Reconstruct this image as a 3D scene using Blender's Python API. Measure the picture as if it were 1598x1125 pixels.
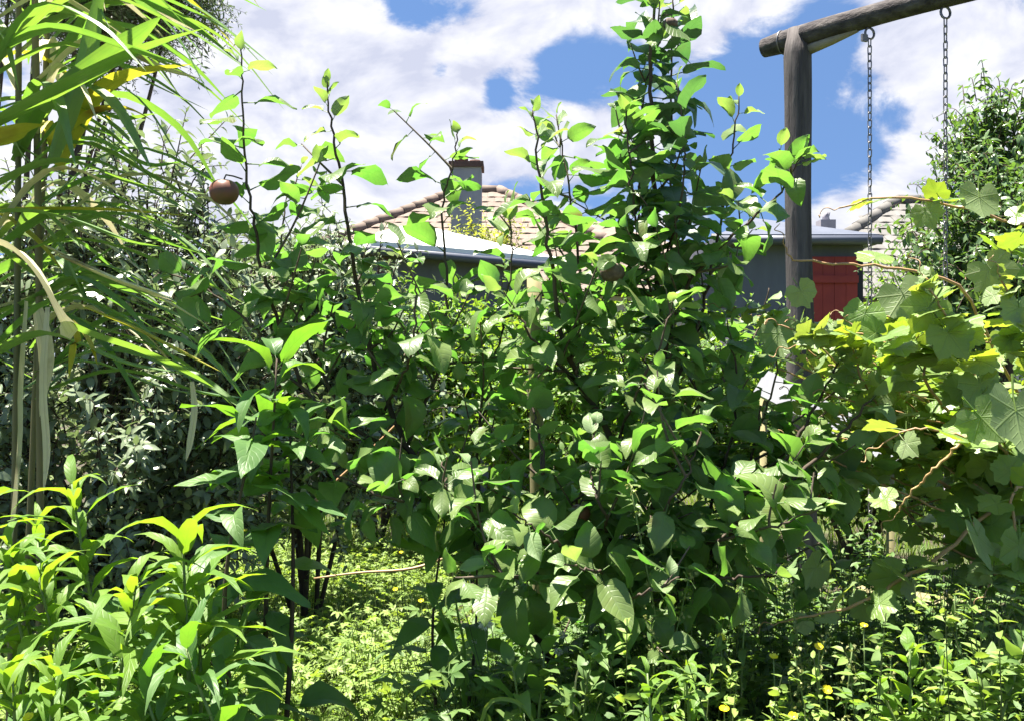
import bpy, math, random
import numpy as np
from mathutils import Vector, Matrix

for o in list(bpy.data.objects):
    bpy.data.objects.remove(o)
SC = bpy.context.scene
COL = SC.collection
rng = np.random.default_rng(7)
random.seed(7)
R = math.radians

# ------------------------------------------------------------------ camera, sky, sun, exposure
F = 1384.0            # focal length in photograph pixels (photograph 1598 wide)
CH = 1.4              # camera height
def at(px, py, Y):
    """a point of the garden seen at that place of the photograph, Y metres away"""
    return np.array([(px - 799.0) / F * Y, Y, CH + (562.5 - py) / F * Y])
def ray(px, py):
    v = np.array([(px - 799.0) / F, 1.0, (562.5 - py) / F]); return v / np.linalg.norm(v)

cam = bpy.data.cameras.new('camera'); camo = bpy.data.objects.new('camera', cam)
COL.objects.link(camo)
cam.sensor_width = 36.0; cam.lens = 36.0 * F / 1598.0
cam.clip_start = 0.02; cam.clip_end = 2000
camo.location = (0, 0, CH); camo.rotation_euler = (R(90), 0, 0)
SC.camera = camo

SUN_EL, SUN_AZ = 77.5, -72.0     # azimuth from +Y (ahead of the camera), negative = to the left
w = bpy.data.worlds.new('World'); SC.world = w; w.use_nodes = True
def build_world():
    nt = w.node_tree; N = nt.nodes; L = nt.links; N.clear()
    out = N.new('ShaderNodeOutputWorld'); bg = N.new('ShaderNodeBackground')
    bg.inputs['Strength'].default_value = 0.1
    L.new(bg.outputs[0], out.inputs[0])
    tc = N.new('ShaderNodeTexCoord'); D = tc.outputs['Generated']
    sky = N.new('ShaderNodeTexSky'); sky.sky_type = 'NISHITA'; sky.sun_disc = False
    sky.sun_elevation = R(SUN_EL); sky.sun_rotation = R(SUN_AZ)
    sky.air_density = 1.0; sky.dust_density = 0.0; sky.ozone_density = 3.0; sky.altitude = 100
    lift = N.new('ShaderNodeVectorMath'); lift.operation = 'ADD'; lift.inputs[1].default_value = (0, 0, .35)
    L.new(D, lift.inputs[0]); L.new(lift.outputs[0], sky.inputs[0])      # clear air: the deep blue reaches down to the roofs
    def M(op, a, b=None, c=None, clamp=False):
        n = N.new('ShaderNodeMath'); n.operation = op; n.use_clamp = clamp
        for i, v in enumerate((a, b, c)):
            if v is None: continue
            if isinstance(v, (int, float)): n.inputs[i].default_value = v
            else: L.new(v, n.inputs[i])
        return n.outputs[0]
    def V(op, a, b):
        n = N.new('ShaderNodeVectorMath'); n.operation = op
        for i, v in enumerate((a, b)):
            if isinstance(v, tuple): n.inputs[i].default_value = v
            else: L.new(v, n.inputs[i])
        return n
    def noise(vec, scale, detail, rough, dist=0.0):
        n = N.new('ShaderNodeTexNoise'); n.inputs['Scale'].default_value = scale
        n.inputs['Detail'].default_value = detail; n.inputs['Roughness'].default_value = rough
        n.inputs['Distortion'].default_value = dist
        L.new(vec, n.inputs['Vector']); return n.outputs[0]
    # clouds are a little flattened: stretch z
    st = V('MULTIPLY', D, (1.0, 1.0, 1.7)).outputs[0]
    n1 = noise(st, 7.0, 8, 0.60, 0.35)
    up = V('ADD', st, (-0.01, 0.0, 0.04)).outputs[0]
    n2 = noise(up, 7.0, 4, 0.55, 0.35)
    # cumulus banks where the photograph has them, blue gaps between them
    blobs = [(430, 60, 170, .34), (470, 210, 210, .36), (640, 230, 120, .30), (720, 85, 55, .28), (690, 170, 50, .15),
             (830, 25, 60, .30), (950, 8, 110, .38), (1120, 18, 90, .34), (830, 215, 50, .12), (955, 185, 75, .32), (900, 250, 110, .30),
             (1480, 95, 110, .40), (1580, 160, 100, .34), (1390, 85, 60, .20), (1290, 160, 34, .16), (1310, 335, 70, .30),
             (1400, 300, 75, .30), (1350, 225, 70, .08), (820, 115, 24, .16), (120, 60, 120, .3), (250, 300, 200, .3), (60, 40, 100, .2),
             (632, 18, 42, -.50), (700, 18, 40, -.28), (689, 112, 22, -.42), (880, 105, 70, -.50), (970, 110, 70, -.38), (775, 145, 26, -.28),
             (1165, 140, 80, -.50), (1300, 60, 60, -.30), (1330, 270, 50, -.34), (1170, 250, 70, -.30), (1400, 170, 44, -.22), (1250, 300, 40, -.15), (1300, 220, 50, -.18)]
    acc = None
    for (px, py, r, a) in blobs:
        d = tuple(ray(px, py)); rr = r / F
        dot = V('DOT_PRODUCT', D, d).outputs['Value']           # |D - d|^2 = 2 - 2 D.d
        e = M('EXPONENT', M('MULTIPLY_ADD', dot, 2.0 / (rr * rr), -2.0 / (rr * rr)))
        acc = M('MULTIPLY', e, a) if acc is None else M('MULTIPLY_ADD', e, a, acc)
    dens = M('ADD', acc, M('MULTIPLY', M('SUBTRACT', n1, 0.5), 1.5))
    dens = M('ADD', dens, -0.06)
    mr = N.new('ShaderNodeMapRange'); mr.interpolation_type = 'SMOOTHSTEP'
    mr.inputs['From Min'].default_value = -0.05; mr.inputs['From Max'].default_value = 0.20
    L.new(dens, mr.inputs['Value'])
    # light and shade inside the banks: thickness towards the sun
    sh = M('ADD', M('MULTIPLY', M('SUBTRACT', n1, n2), 3.6), 0.46, clamp=True)
    cm = N.new('ShaderNodeMix'); cm.data_type = 'RGBA'
    cm.inputs[6].default_value = (1.5, 1.58, 1.95, 1); cm.inputs[7].default_value = (2.5, 2.5, 2.6, 1)
    L.new(sh, cm.inputs[0])
    skc = N.new('ShaderNodeMix'); skc.data_type = 'RGBA'; skc.blend_type = 'MULTIPLY'; skc.inputs[0].default_value = 1
    skc.inputs[7].default_value = (0.40, 0.43, 0.45, 1)
    L.new(sky.outputs[0], skc.inputs[6])
    mx = N.new('ShaderNodeMix'); mx.data_type = 'RGBA'
    L.new(mr.outputs[0], mx.inputs[0]); L.new(skc.outputs[2], mx.inputs[6]); L.new(cm.outputs[2], mx.inputs[7])
    L.new(mx.outputs[2], bg.inputs['Color'])
build_world()

sl = bpy.data.lights.new('sun', 'SUN'); so = bpy.data.objects.new('sun', sl); COL.objects.link(so)
sl.energy = 5.0; sl.angle = R(0.53); sl.color = (1.0, 0.94, 0.82)
sdir = Vector((math.sin(R(SUN_AZ)) * math.cos(R(SUN_EL)), math.cos(R(SUN_AZ)) * math.cos(R(SUN_EL)), math.sin(R(SUN_EL))))
so.rotation_euler = sdir.to_track_quat('Z', 'Y').to_euler()
so.location = (0, 0, 20)
SUNV = np.array(sdir)

SC.view_settings.view_transform = 'Standard'; SC.view_settings.look = 'None'
SC.view_settings.gamma = 1.0; SC.view_settings.use_curve_mapping = False
SC.view_settings.exposure = 2.2
SC.render.engine = 'CYCLES'
SC.cycles.use_denoising = True
SC.cycles.max_bounces = 6; SC.cycles.diffuse_bounces = 3; SC.cycles.transmission_bounces = 4; SC.cycles.glossy_bounces = 2
SC.cycles.use_adaptive_sampling = True; SC.cycles.adaptive_threshold = .02
w.cycles.sampling_method = 'MANUAL'; w.cycles.sample_map_resolution = 256
SC.cycles.caustics_reflective = False; SC.cycles.caustics_refractive = False
SC.cycles.sample_clamp_indirect = 8

# ------------------------------------------------------------------ materials
MATS = {}
def nodes_of(name):
    m = bpy.data.materials.new(name); m.use_nodes = True
    nt = m.node_tree; nt.nodes.clear(); MATS[name] = m
    return m, nt, nt.nodes, nt.links
def mth(N, L, op, a, b=None, clamp=False):
    n = N.new('ShaderNodeMath'); n.operation = op; n.use_clamp = clamp
    for i, v in enumerate((a, b)):
        if v is None: continue
        if isinstance(v, (int, float)): n.inputs[i].default_value = v
        else: L.new(v, n.inputs[i])
    return n.outputs[0]
def mixc(N, L, fac, a, b, blend='MIX'):
    n = N.new('ShaderNodeMix'); n.data_type = 'RGBA'; n.blend_type = blend
    for i, v in ((0, fac), (6, a), (7, b)):
        if isinstance(v, (int, float)): n.inputs[i].default_value = v
        elif isinstance(v, tuple): n.inputs[i].default_value = v if len(v) == 4 else (*v, 1)
        else: L.new(v, n.inputs[i])
    return n.outputs[2]

def leaf_material(name, c0, c1, t0, t1, under=None, rough=0.4, spec=0.5, tfac=0.45, vein='pinnate', veinc=(.25, .35, .1), vamt=.25, blotch=None, bth=.56):
    """two-sided leaf: reflected colour c0..c1 and transmitted colour t0..t1 vary from leaf to leaf"""
    c0, c1 = [tuple(min(x * 1.55 + .012, .85) for x in c) for c in (c0, c1)]      # the body colour shares the leaf with the translucent part below
    t0, t1 = [tuple(x * .80 + .010 for x in c) for c in (t0, t1)]
    if under: under = tuple(min(x * 1.35, .8) for x in under)
    m, nt, N, L = nodes_of(name)
    out = N.new('ShaderNodeOutputMaterial')
    oi = N.new('ShaderNodeObjectInfo'); atr = N.new('ShaderNodeAttribute'); atr.attribute_name = 'rnd'
    rnd = mth(N, L, 'FRACT', mth(N, L, 'ADD', oi.outputs['Random'], atr.outputs['Fac']))
    geo = N.new('ShaderNodeNewGeometry')
    tcn = N.new('ShaderNodeTexCoord')
    no = N.new('ShaderNodeTexNoise'); no.inputs['Scale'].default_value = 40; no.inputs['Detail'].default_value = 3
    L.new(geo.outputs['Position'], no.inputs['Vector'])
    f = mth(N, L, 'ADD', mth(N, L, 'MULTIPLY', rnd, .75), mth(N, L, 'MULTIPLY', mth(N, L, 'SUBTRACT', no.outputs[0], .35), .8), clamp=True)
    base = mixc(N, L, f, c0, c1); tran = mixc(N, L, f, t0, t1)
    if under:
        base = mixc(N, L, geo.outputs['Backfacing'], base, under)
    uv = N.new('ShaderNodeUVMap'); sp = N.new('ShaderNodeSeparateXYZ'); L.new(uv.outputs[0], sp.inputs[0])
    u, v = sp.outputs[0], sp.outputs[1]
    au = mth(N, L, 'ABSOLUTE', mth(N, L, 'MULTIPLY', mth(N, L, 'SUBTRACT', u, .5), 2.0))
    def line(x, w_):   # 1 on the line x = 0
        return mth(N, L, 'SUBTRACT', 1.0, mth(N, L, 'DIVIDE', mth(N, L, 'ABSOLUTE', x), w_), clamp=True)
    vm = None
    if vein == 'pinnate':
        mid = line(au, .09)
        ph = mth(N, L, 'FRACT', mth(N, L, 'SUBTRACT', mth(N, L, 'MULTIPLY', v, 8.0), mth(N, L, 'MULTIPLY', au, 1.7)))
        side = mth(N, L, 'MULTIPLY', line(mth(N, L, 'SUBTRACT', ph, .5), .16), .6)
        vm = mth(N, L, 'MAXIMUM', mid, side)
    elif vein == 'palmate':   # uv = (x, y) about the petiole
        y = mth(N, L, 'MULTIPLY', mth(N, L, 'SUBTRACT', v, .5), 2.0)
        vm = None
        for a in (0, 54, 108):
            ca, sa = math.cos(R(a)), math.sin(R(a))
            cr = mth(N, L, 'SUBTRACT', mth(N, L, 'MULTIPLY', au, ca), mth(N, L, 'MULTIPLY', y, sa))
            dt = mth(N, L, 'ADD', mth(N, L, 'MULTIPLY', au, sa), mth(N, L, 'MULTIPLY', y, ca))
            k = mth(N, L, 'MULTIPLY', line(cr, .035), mth(N, L, 'GREATER_THAN', dt, 0.0))
            ph = mth(N, L, 'FRACT', mth(N, L, 'SUBTRACT', mth(N, L, 'MULTIPLY', dt, 6.0), mth(N, L, 'MULTIPLY', mth(N, L, 'ABSOLUTE', cr), 5.0)))
            s = mth(N, L, 'MULTIPLY', mth(N, L, 'MULTIPLY', line(mth(N, L, 'SUBTRACT', ph, .5), .12), .45), mth(N, L, 'LESS_THAN', mth(N, L, 'ABSOLUTE', cr), .22))
            k = mth(N, L, 'MAXIMUM', k, s)
            vm = k if vm is None else mth(N, L, 'MAXIMUM', vm, k)
    elif vein == 'parallel':
        wv = N.new('ShaderNodeTexNoise'); wv.noise_dimensions = '2D'
        mp = N.new('ShaderNodeMapping'); mp.inputs['Scale'].default_value = (14, .6, 1)
        L.new(uv.outputs[0], mp.inputs[0]); L.new(mp.outputs[0], wv.inputs['Vector'])
        wv.inputs['Scale'].default_value = 1.0; wv.inputs['Detail'].default_value = 2
        vm = mth(N, L, 'MAXIMUM', line(au, .14), mth(N, L, 'MULTIPLY', mth(N, L, 'SUBTRACT', wv.outputs[0], .45), 2.2, clamp=True))
    if vm is not None:
        vf = mth(N, L, 'MULTIPLY', vm, vamt)
        base = mixc(N, L, vf, base, veinc)
        tran = mixc(N, L, mth(N, L, 'MULTIPLY', vm, vamt * .8), tran, tuple(x * .55 for x in t0))
    if blotch:
        nb = N.new('ShaderNodeTexNoise'); nb.inputs['Scale'].default_value = 9; nb.inputs['Detail'].default_value = 4
        L.new(geo.outputs['Position'], nb.inputs['Vector'])
        bf = mth(N, L, 'MULTIPLY', mth(N, L, 'SUBTRACT', nb.outputs[0], bth), 6.0, clamp=True)
        base = mixc(N, L, bf, base, blotch); tran = mixc(N, L, bf, tran, tuple(x * .8 for x in blotch))
    pb = N.new('ShaderNodeBsdfPrincipled'); L.new(base, pb.inputs['Base Color'])
    pb.inputs['Roughness'].default_value = rough; pb.inputs['Specular IOR Level'].default_value = spec
    bp = N.new('ShaderNodeBump'); bp.inputs['Strength'].default_value = .5; bp.inputs['Distance'].default_value = .004 if vein == 'palmate' else .0025
    hgt = no.outputs[0] if vm is None else mth(N, L, 'SUBTRACT', mth(N, L, 'MULTIPLY', no.outputs[0], .6), mth(N, L, 'MULTIPLY', vm, .5))
    L.new(hgt, bp.inputs['Height']); L.new(bp.outputs[0], pb.inputs['Normal'])
    tr = N.new('ShaderNodeBsdfTranslucent'); L.new(tran, tr.inputs['Color'])
    ms = N.new('ShaderNodeMixShader'); ms.inputs[0].default_value = tfac
    L.new(pb.outputs[0], ms.inputs[1]); L.new(tr.outputs[0], ms.inputs[2]); L.new(ms.outputs[0], out.inputs[0])
    return m

def solid_material(name, c0, c1, scale=8, rough=.7, spec=.3, bump=.3, stretch=(1, 1, 1), detail=5, metal=0.0, bdist=.004):
    m, nt, N, L = nodes_of(name)
    out = N.new('ShaderNodeOutputMaterial'); pb = N.new('ShaderNodeBsdfPrincipled')
    tcn = N.new('ShaderNodeTexCoord'); mp = N.new('ShaderNodeMapping'); mp.inputs['Scale'].default_value = stretch
    L.new(tcn.outputs['Object'], mp.inputs[0])
    no = N.new('ShaderNodeTexNoise'); no.inputs['Scale'].default_value = scale; no.inputs['Detail'].default_value = detail
    no.inputs['Roughness'].default_value = .62
    L.new(mp.outputs[0], no.inputs['Vector'])
    oi = N.new('ShaderNodeObjectInfo')
    f = mth(N, L, 'ADD', mth(N, L, 'MULTIPLY', mth(N, L, 'SUBTRACT', no.outputs[0], .5), 2.2), mth(N, L, 'ADD', mth(N, L, 'MULTIPLY', oi.outputs['Random'], .5), .25), clamp=True)
    L.new(mixc(N, L, f, c0, c1), pb.inputs['Base Color'])
    pb.inputs['Roughness'].default_value = rough; pb.inputs['Specular IOR Level'].default_value = spec; pb.inputs['Metallic'].default_value = metal
    bp = N.new('ShaderNodeBump'); bp.inputs['Strength'].default_value = bump; bp.inputs['Distance'].default_value = bdist
    L.new(no.outputs[0], bp.inputs['Height']); L.new(bp.outputs[0], pb.inputs['Normal'])
    L.new(pb.outputs[0], out.inputs[0])
    return m

leaf_material('apple_leaf', (.058, .098, .028), (.105, .148, .042), (.12, .38, .03), (.26, .54, .05), under=(.13, .18, .11), rough=.40, spec=.5, tfac=.45, vamt=.35, veinc=(.2, .29, .14), blotch=(.15, .13, .04), bth=.63)
leaf_material('apple_backlit_dark', (.038, .072, .042), (.06, .105, .055), (.07, .22, .03), (.13, .32, .045), under=(.11, .15, .12), rough=.36, spec=.5, tfac=.42, vamt=.3, veinc=(.15, .22, .13), blotch=(.10, .12, .04), bth=.66)  # leader leaves: darkness from standing against the sky put into the colour
leaf_material('apple_young', (.11, .17, .07), (.15, .21, .1), (.26, .46, .05), (.38, .56, .09), under=(.2, .26, .16), rough=.45, spec=.4, tfac=.44, vamt=.25)
leaf_material('grape_leaf', (.08, .145, .035), (.13, .19, .045), (.26, .5, .02), (.5, .6, .025), under=(.14, .19, .09), rough=.38, spec=.5, tfac=.42, vein='palmate', vamt=.3, veinc=(.2, .26, .11))
leaf_material('grape_pale', (.10, .16, .06), (.16, .21, .095), (.32, .48, .04), (.5, .58, .05), under=(.17, .22, .11), rough=.45, spec=.45, tfac=.42, vein='palmate', vamt=.4, veinc=(.34, .36, .22))
leaf_material('lance_leaf', (.045, .10, .03), (.075, .135, .035), (.16, .42, .012), (.28, .54, .015), under=(.09, .16, .06), rough=.46, spec=.38, tfac=.42, vamt=.3, veinc=(.15, .25, .07))
leaf_material('lance_young', (.052, .115, .014), (.09, .155, .018), (.26, .52, .012), (.40, .58, .015), under=(.10, .17, .035), rough=.5, spec=.35, tfac=.45, vamt=.25)
leaf_material('reed_leaf', (.06, .125, .045), (.12, .19, .065), (.17, .42, .03), (.32, .52, .04), rough=.38, spec=.55, tfac=.42, vein='parallel', vamt=.4, veinc=(.2, .26, .12))
leaf_material('reed_yellow', (.26, .25, .035), (.36, .32, .05), (.5, .5, .02), (.66, .58, .03), rough=.5, spec=.4, tfac=.42, vein='parallel', vamt=.3, veinc=(.3, .34, .1), blotch=(.28, .16, .04))
leaf_material('reed_dry', (.42, .38, .24), (.55, .50, .34), (.5, .44, .25), (.55, .5, .32), rough=.7, spec=.25, tfac=.3, vein='parallel', vamt=.4, veinc=(.3, .24, .14), blotch=(.22, .16, .08))
leaf_material('silver_leaf', (.085, .12, .065), (.16, .19, .125), (.16, .26, .07), (.24, .32, .1), under=(.26, .29, .23), rough=.3, spec=.6, tfac=.3, vein=None)
leaf_material('olive_leaf', (.035, .06, .025), (.06, .09, .035), (.07, .13, .02), (.12, .2, .03), under=(.14, .17, .12), rough=.35, spec=.55, tfac=.3, vein=None)
leaf_material('pear_leaf', (.05, .09, .035), (.08, .13, .05), (.12, .28, .02), (.22, .38, .03), under=(.11, .15, .09), rough=.28, spec=.65, tfac=.36, vein=None)
leaf_material('shrub_leaf', (.05, .11, .02), (.09, .15, .025), (.18, .42, .012), (.36, .50, .02), under=(.09, .14, .05), rough=.42, spec=.45, tfac=.45, vein=None)
leaf_material('gold_leaf', (.13, .17, .03), (.2, .22, .04), (.4, .46, .03), (.5, .52, .04), rough=.45, spec=.4, tfac=.42, vein=None)
leaf_material('herb_leaf', (.11, .175, .035), (.17, .235, .06), (.32, .52, .03), (.46, .6, .06), rough=.5, spec=.35, tfac=.45, vein=None)
leaf_material('weed_leaf', (.045, .095, .022), (.095, .15, .04), (.18, .38, .025), (.32, .46, .05), rough=.5, spec=.35, tfac=.42, vein=None)
leaf_material('seed_green', (.16, .19, .07), (.24, .24, .1), (.3, .34, .08), (.4, .4, .12), rough=.6, spec=.3, tfac=.35, vein=None)
leaf_material('grass_blade', (.06, .13, .025), (.12, .18, .035), (.26, .44, .02), (.4, .5, .04), rough=.45, spec=.4, tfac=.42, vein=None)
leaf_material('petal_yellow', (.75, .45, .01), (.8, .52, .02), (.8, .5, .01), (.8, .55, .02), rough=.3, spec=.5, tfac=.35, vein=None)
leaf_material('petal_white', (.7, .68, .6), (.8, .78, .7), (.6, .6, .5), (.65, .65, .55), rough=.6, spec=.3, tfac=.3, vein=None)
solid_material('bark', (.045, .032, .028), (.11, .085, .065), 30, .85, .2, .6, (1, 1, .35))
solid_material('twig', (.06, .05, .045), (.13, .1, .075), 40, .7, .3, .4)
solid_material('green_stem', (.10, .16, .05), (.16, .22, .08), 30, .5, .4, .2)
solid_material('weed_stem', (.05, .08, .025), (.10, .13, .045), 30, .6, .3, .2)
solid_material('vine_cane', (.30, .17, .09), (.42, .28, .14), 30, .5, .4, .3)
solid_material('vine_wood', (.07, .05, .035), (.16, .12, .08), 40, .85, .2, .8, (1, 1, .2))
solid_material('cane_stem', (.10, .11, .05), (.22, .18, .09), 12, .6, .4, .3, (1, 1, .2))
solid_material('swing_timber', (.04, .035, .038), (.145, .13, .128), 26, .9, .2, 1.0, (1, 1, .10), bdist=.015)
solid_material('swing_timber_beam', (.04, .035, .038), (.15, .135, .13), 26, .9, .2, 1.0, (.5, .5, 1), bdist=.015)
solid_material('cut_wood', (.25, .22, .18), (.34, .3, .24), 20, .8, .2, .4)
solid_material('chain_steel', (.16, .16, .17), (.28, .26, .25), 60, .45, .5, .2, metal=.7)
solid_material('stake_wood', (.16, .15, .07), (.28, .24, .13), 25, .8, .25, .6, (1, 1, .15))
solid_material('apple_skin', (.05, .055, .022), (.17, .055, .04), 22, .45, .45, .1)
solid_material('dry_fruit', (.05, .035, .028), (.17, .13, .105), 70, .85, .2, .8)
solid_material('terracotta', (.13, .098, .083), (.20, .155, .13), 9, .8, .25, .2)
solid_material('grey_tile', (.11, .105, .10), (.16, .155, .15), 6, .8, .25, .2)
solid_material('chimney_render', (.27, .26, .30), (.36, .35, .39), 3, .9, .15, .3, stretch=(1, 1, .25), detail=9)
solid_material('chimney_brick', (.10, .06, .055), (.16, .09, .08), 20, .85, .2, .4)
solid_material('shed_grey', (.11, .11, .112), (.19, .19, .195), 3, .8, .25, .15, stretch=(1, 1, .25), detail=9)
solid_material('shed_lilac', (.11, .115, .14), (.18, .185, .215), 3, .75, .3, .15, stretch=(1, 1, .25), detail=9)
solid_material('white_roof', (.74, .74, .75), (.82, .82, .83), 3, .5, .4, .05)
solid_material('slate_metal', (.07, .08, .11), (.10, .11, .145), 4, .5, .45, .05)
solid_material('red_paint', (.26, .03, .024), (.36, .045, .03), 5, .6, .4, .1)
solid_material('near_black', (.02, .02, .024), (.03, .03, .034), 3, .6, .3, 0)
solid_material('house_wall', (.48, .45, .40), (.56, .53, .47), 4, .85, .2, .15, stretch=(1, 1, .25), detail=9)
solid_material('white_paint', (.30, .30, .34), (.42, .42, .46), 8, .5, .4, .1)
solid_material('brown_pipe', (.18, .1, .06), (.26, .16, .1), 5, .6, .3, .1)
solid_material('window_glass', (.05, .06, .07), (.07, .08, .09), 3, .08, .6, 0)

def ground_material():
    m, nt, N, L = nodes_of('soil_and_grass')
    out = N.new('ShaderNodeOutputMaterial'); pb = N.new('ShaderNodeBsdfPrincipled')
    geo = N.new('ShaderNodeNewGeometry')
    a = N.new('ShaderNodeTexNoise'); a.inputs['Scale'].default_value = 2.2; a.inputs['Detail'].default_value = 8
    b = N.new('ShaderNodeTexNoise'); b.inputs['Scale'].default_value = 45; b.inputs['Detail'].default_value = 5
    L.new(geo.outputs['Position'], a.inputs['Vector']); L.new(geo.outputs['Position'], b.inputs['Vector'])
    g = mixc(N, L, b.outputs[0], (.05, .09, .02), (.12, .16, .04))
    s = mixc(N, L, b.outputs[0], (.03, .024, .016), (.07, .055, .035))
    f = mth(N, L, 'MULTIPLY', mth(N, L, 'SUBTRACT', a.outputs[0], .42), 5.0, clamp=True)
    L.new(mixc(N, L, f, s, g), pb.inputs['Base Color']); pb.inputs['Roughness'].default_value = .95
    bp = N.new('ShaderNodeBump'); bp.inputs['Distance'].default_value = .03; L.new(b.outputs[0], bp.inputs['Height']); L.new(bp.outputs[0], pb.inputs['Normal'])
    L.new(pb.outputs[0], out.inputs[0])
ground_material()

# ------------------------------------------------------------------ mesh helpers
def unit(v):
    v = np.asarray(v, float); return v / (np.linalg.norm(v, axis=-1, keepdims=True) + 1e-12)
def frames(d, n):
    d = unit(d); x = unit(np.cross(d, n)); z = np.cross(x, d)
    return np.stack([x, d, z], axis=-1)          # columns: side, along, normal

def mesh_from(name, V, Q, T=None, uv=None, rnd=None, mats=(), fm=None, smooth=True):
    me = bpy.data.meshes.new(name)
    V = np.asarray(V, np.float32); Q = np.asarray(Q, np.int32).reshape(-1, 4)
    T = np.zeros((0, 3), np.int32) if T is None else np.asarray(T, np.int32).reshape(-1, 3)
    nl = Q.size + T.size
    me.vertices.add(len(V)); me.vertices.foreach_set('co', V.ravel())
    me.loops.add(nl); li = np.concatenate([Q.ravel(), T.ravel()]); me.loops.foreach_set('vertex_index', li)
    me.polygons.add(len(Q) + len(T))
    me.polygons.foreach_set('loop_start', np.concatenate([np.arange(len(Q)) * 4, Q.size + np.arange(len(T)) * 3]).astype(np.int32))
    for m in mats: me.materials.append(MATS[m] if isinstance(m, str) else m)
    me.polygons.foreach_set('use_smooth', np.full(len(Q) + len(T), smooth))
    if fm is not None: me.polygons.foreach_set('material_index', np.asarray(fm, np.int32))
    if uv is not None:
        ul = me.uv_layers.new(name='UVMap'); ul.data.foreach_set('uv', np.asarray(uv, np.float32)[li].ravel())
    if rnd is not None:
        a = me.attributes.new('rnd', 'FLOAT', 'POINT'); a.data.foreach_set('value', np.asarray(rnd, np.float32))
    me.update(calc_edges=True); me.validate()
    return me

def link(name, me, parent=None, mat=None):
    o = bpy.data.objects.new(name, me); COL.objects.link(o)
    if mat is not None: o.matrix_basis = Matrix(mat.tolist()) if isinstance(mat, np.ndarray) else mat
    if parent is not None:
        o.parent = parent
        o.matrix_parent_inverse = PINV.get(parent.name, Matrix.Identity(4))
    return o
PINV = {}
def tag(o, label=None, cat=None, group=None, kind=None):
    if label: o['label'] = label
    if cat: o['category'] = cat
    if group: o['group'] = group
    if kind: o['kind'] = kind
    return o
def thing(name, label, cat, loc=(0, 0, 0), group=None):
    o = bpy.data.objects.new(name, None); COL.objects.link(o); o.location = Vector(loc); o.empty_display_size = .1
    PINV[o.name] = Matrix.Translation(-Vector(loc))
    return tag(o, label, cat, group)

class Acc:
    """collects pieces of one mesh"""
    def __init__(s): s.V = []; s.Q = []; s.T = []; s.U = []; s.R = []; s.n = 0
    def add(s, V, Q=None, T=None, uv=None, rnd=0.0):
        V = np.asarray(V, float).reshape(-1, 3); k = len(V)
        s.V.append(V)
        if Q is not None and len(Q): s.Q.append(np.asarray(Q, np.int32).reshape(-1, 4) + s.n)
        if T is not None and len(T): s.T.append(np.asarray(T, np.int32).reshape(-1, 3) + s.n)
        s.U.append(np.zeros((k, 2)) + .5 if uv is None else uv); s.R.append(np.full(k, rnd) if np.isscalar(rnd) else rnd); s.n += k
    def many(s, tpl, pos, Fr, sc, rnd):
        """copies of a template"""
        V, Q, T, uv = tpl; k = len(pos)
        if k == 0: return
        W = np.einsum('kij,nj->kni', Fr, V) * np.asarray(sc)[:, None, None] + np.asarray(pos)[:, None, :]
        off = (np.arange(k) * len(V))[:, None, None]
        s.add(W.reshape(-1, 3), (Q[None] + off).reshape(-1, 4) if len(Q) else None, (T[None] + off).reshape(-1, 3) if len(T) else None,
              np.tile(uv, (k, 1)), np.repeat(rnd, len(V)))
    def mesh(s, name, mat, smooth=True):
        Q = np.concatenate(s.Q) if s.Q else np.zeros((0, 4), np.int32); T = np.concatenate(s.T) if s.T else None
        return mesh_from(name, np.concatenate(s.V), Q, T, np.concatenate(s.U), np.concatenate(s.R), [mat] if not isinstance(mat, (list, tuple)) else mat, smooth=smooth)

def spline(P, n):
    """Catmull-Rom through the points"""
    P = np.asarray(P, float)
    if len(P) == 2: return P[0] + (P[1] - P[0]) * np.linspace(0, 1, n)[:, None]
    E = np.vstack([2 * P[0] - P[1], P, 2 * P[-1] - P[-2]])
    t = np.linspace(0, len(P) - 1 - 1e-9, n); i = t.astype(int); f = (t - i)[:, None]
    a, b, c, d = E[i], E[i + 1], E[i + 2], E[i + 3]
    return .5 * (2 * b + (c - a) * f + (2 * a - 5 * b + 4 * c - d) * f ** 2 + (3 * b - a - 3 * c + d) * f ** 3)
def tube(P, rad, sides=6, cap=True):
    P = np.asarray(P, float); n = len(P); rad = np.broadcast_to(rad, (n,))
    T = unit(np.gradient(P, axis=0)); ref = np.array([.31, .2, .93]) if abs(T[0][2]) < .9 else np.array([1., .1, 0])
    X = unit(np.cross(T, ref)); Yv = np.cross(T, X)
    a = np.arange(sides) / sides * 2 * np.pi
    V = P[:, None] + rad[:, None, None] * (np.cos(a)[None, :, None] * X[:, None] + np.sin(a)[None, :, None] * Yv[:, None])
    V = V.reshape(-1, 3)
    i = np.arange(n - 1)[:, None] * sides; j = np.arange(sides)[None]; k = (j + 1) % sides
    Q = np.stack([i + j, i + k, i + k + sides, i + j + sides], -1).reshape(-1, 4)
    T3 = []
    if cap:
        V = np.vstack([V, P[0], P[-1]]); c0 = len(V) - 2
        T3 = [(c0, (q + 1) % sides, q) for q in range(sides)] + [(c0 + 1, (n - 1) * sides + q, (n - 1) * sides + (q + 1) % sides) for q in range(sides)]
    return V, Q, np.array(T3, np.int32).reshape(-1, 3)
def tube_mesh(name, P, rad, mat, sides=6):
    V, Q, T = tube(P, rad, sides); return mesh_from(name, V, Q, T, mats=[mat])
def box_verts(c, s, M=None):
    x, y, z = [q / 2 for q in s]
    V = np.array([(-x, -y, -z), (x, -y, -z), (x, y, -z), (-x, y, -z), (-x, -y, z), (x, -y, z), (x, y, z), (-x, y, z)], float)
    if M is not None: V = V @ np.asarray(M).T
    return V + np.asarray(c)
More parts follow.
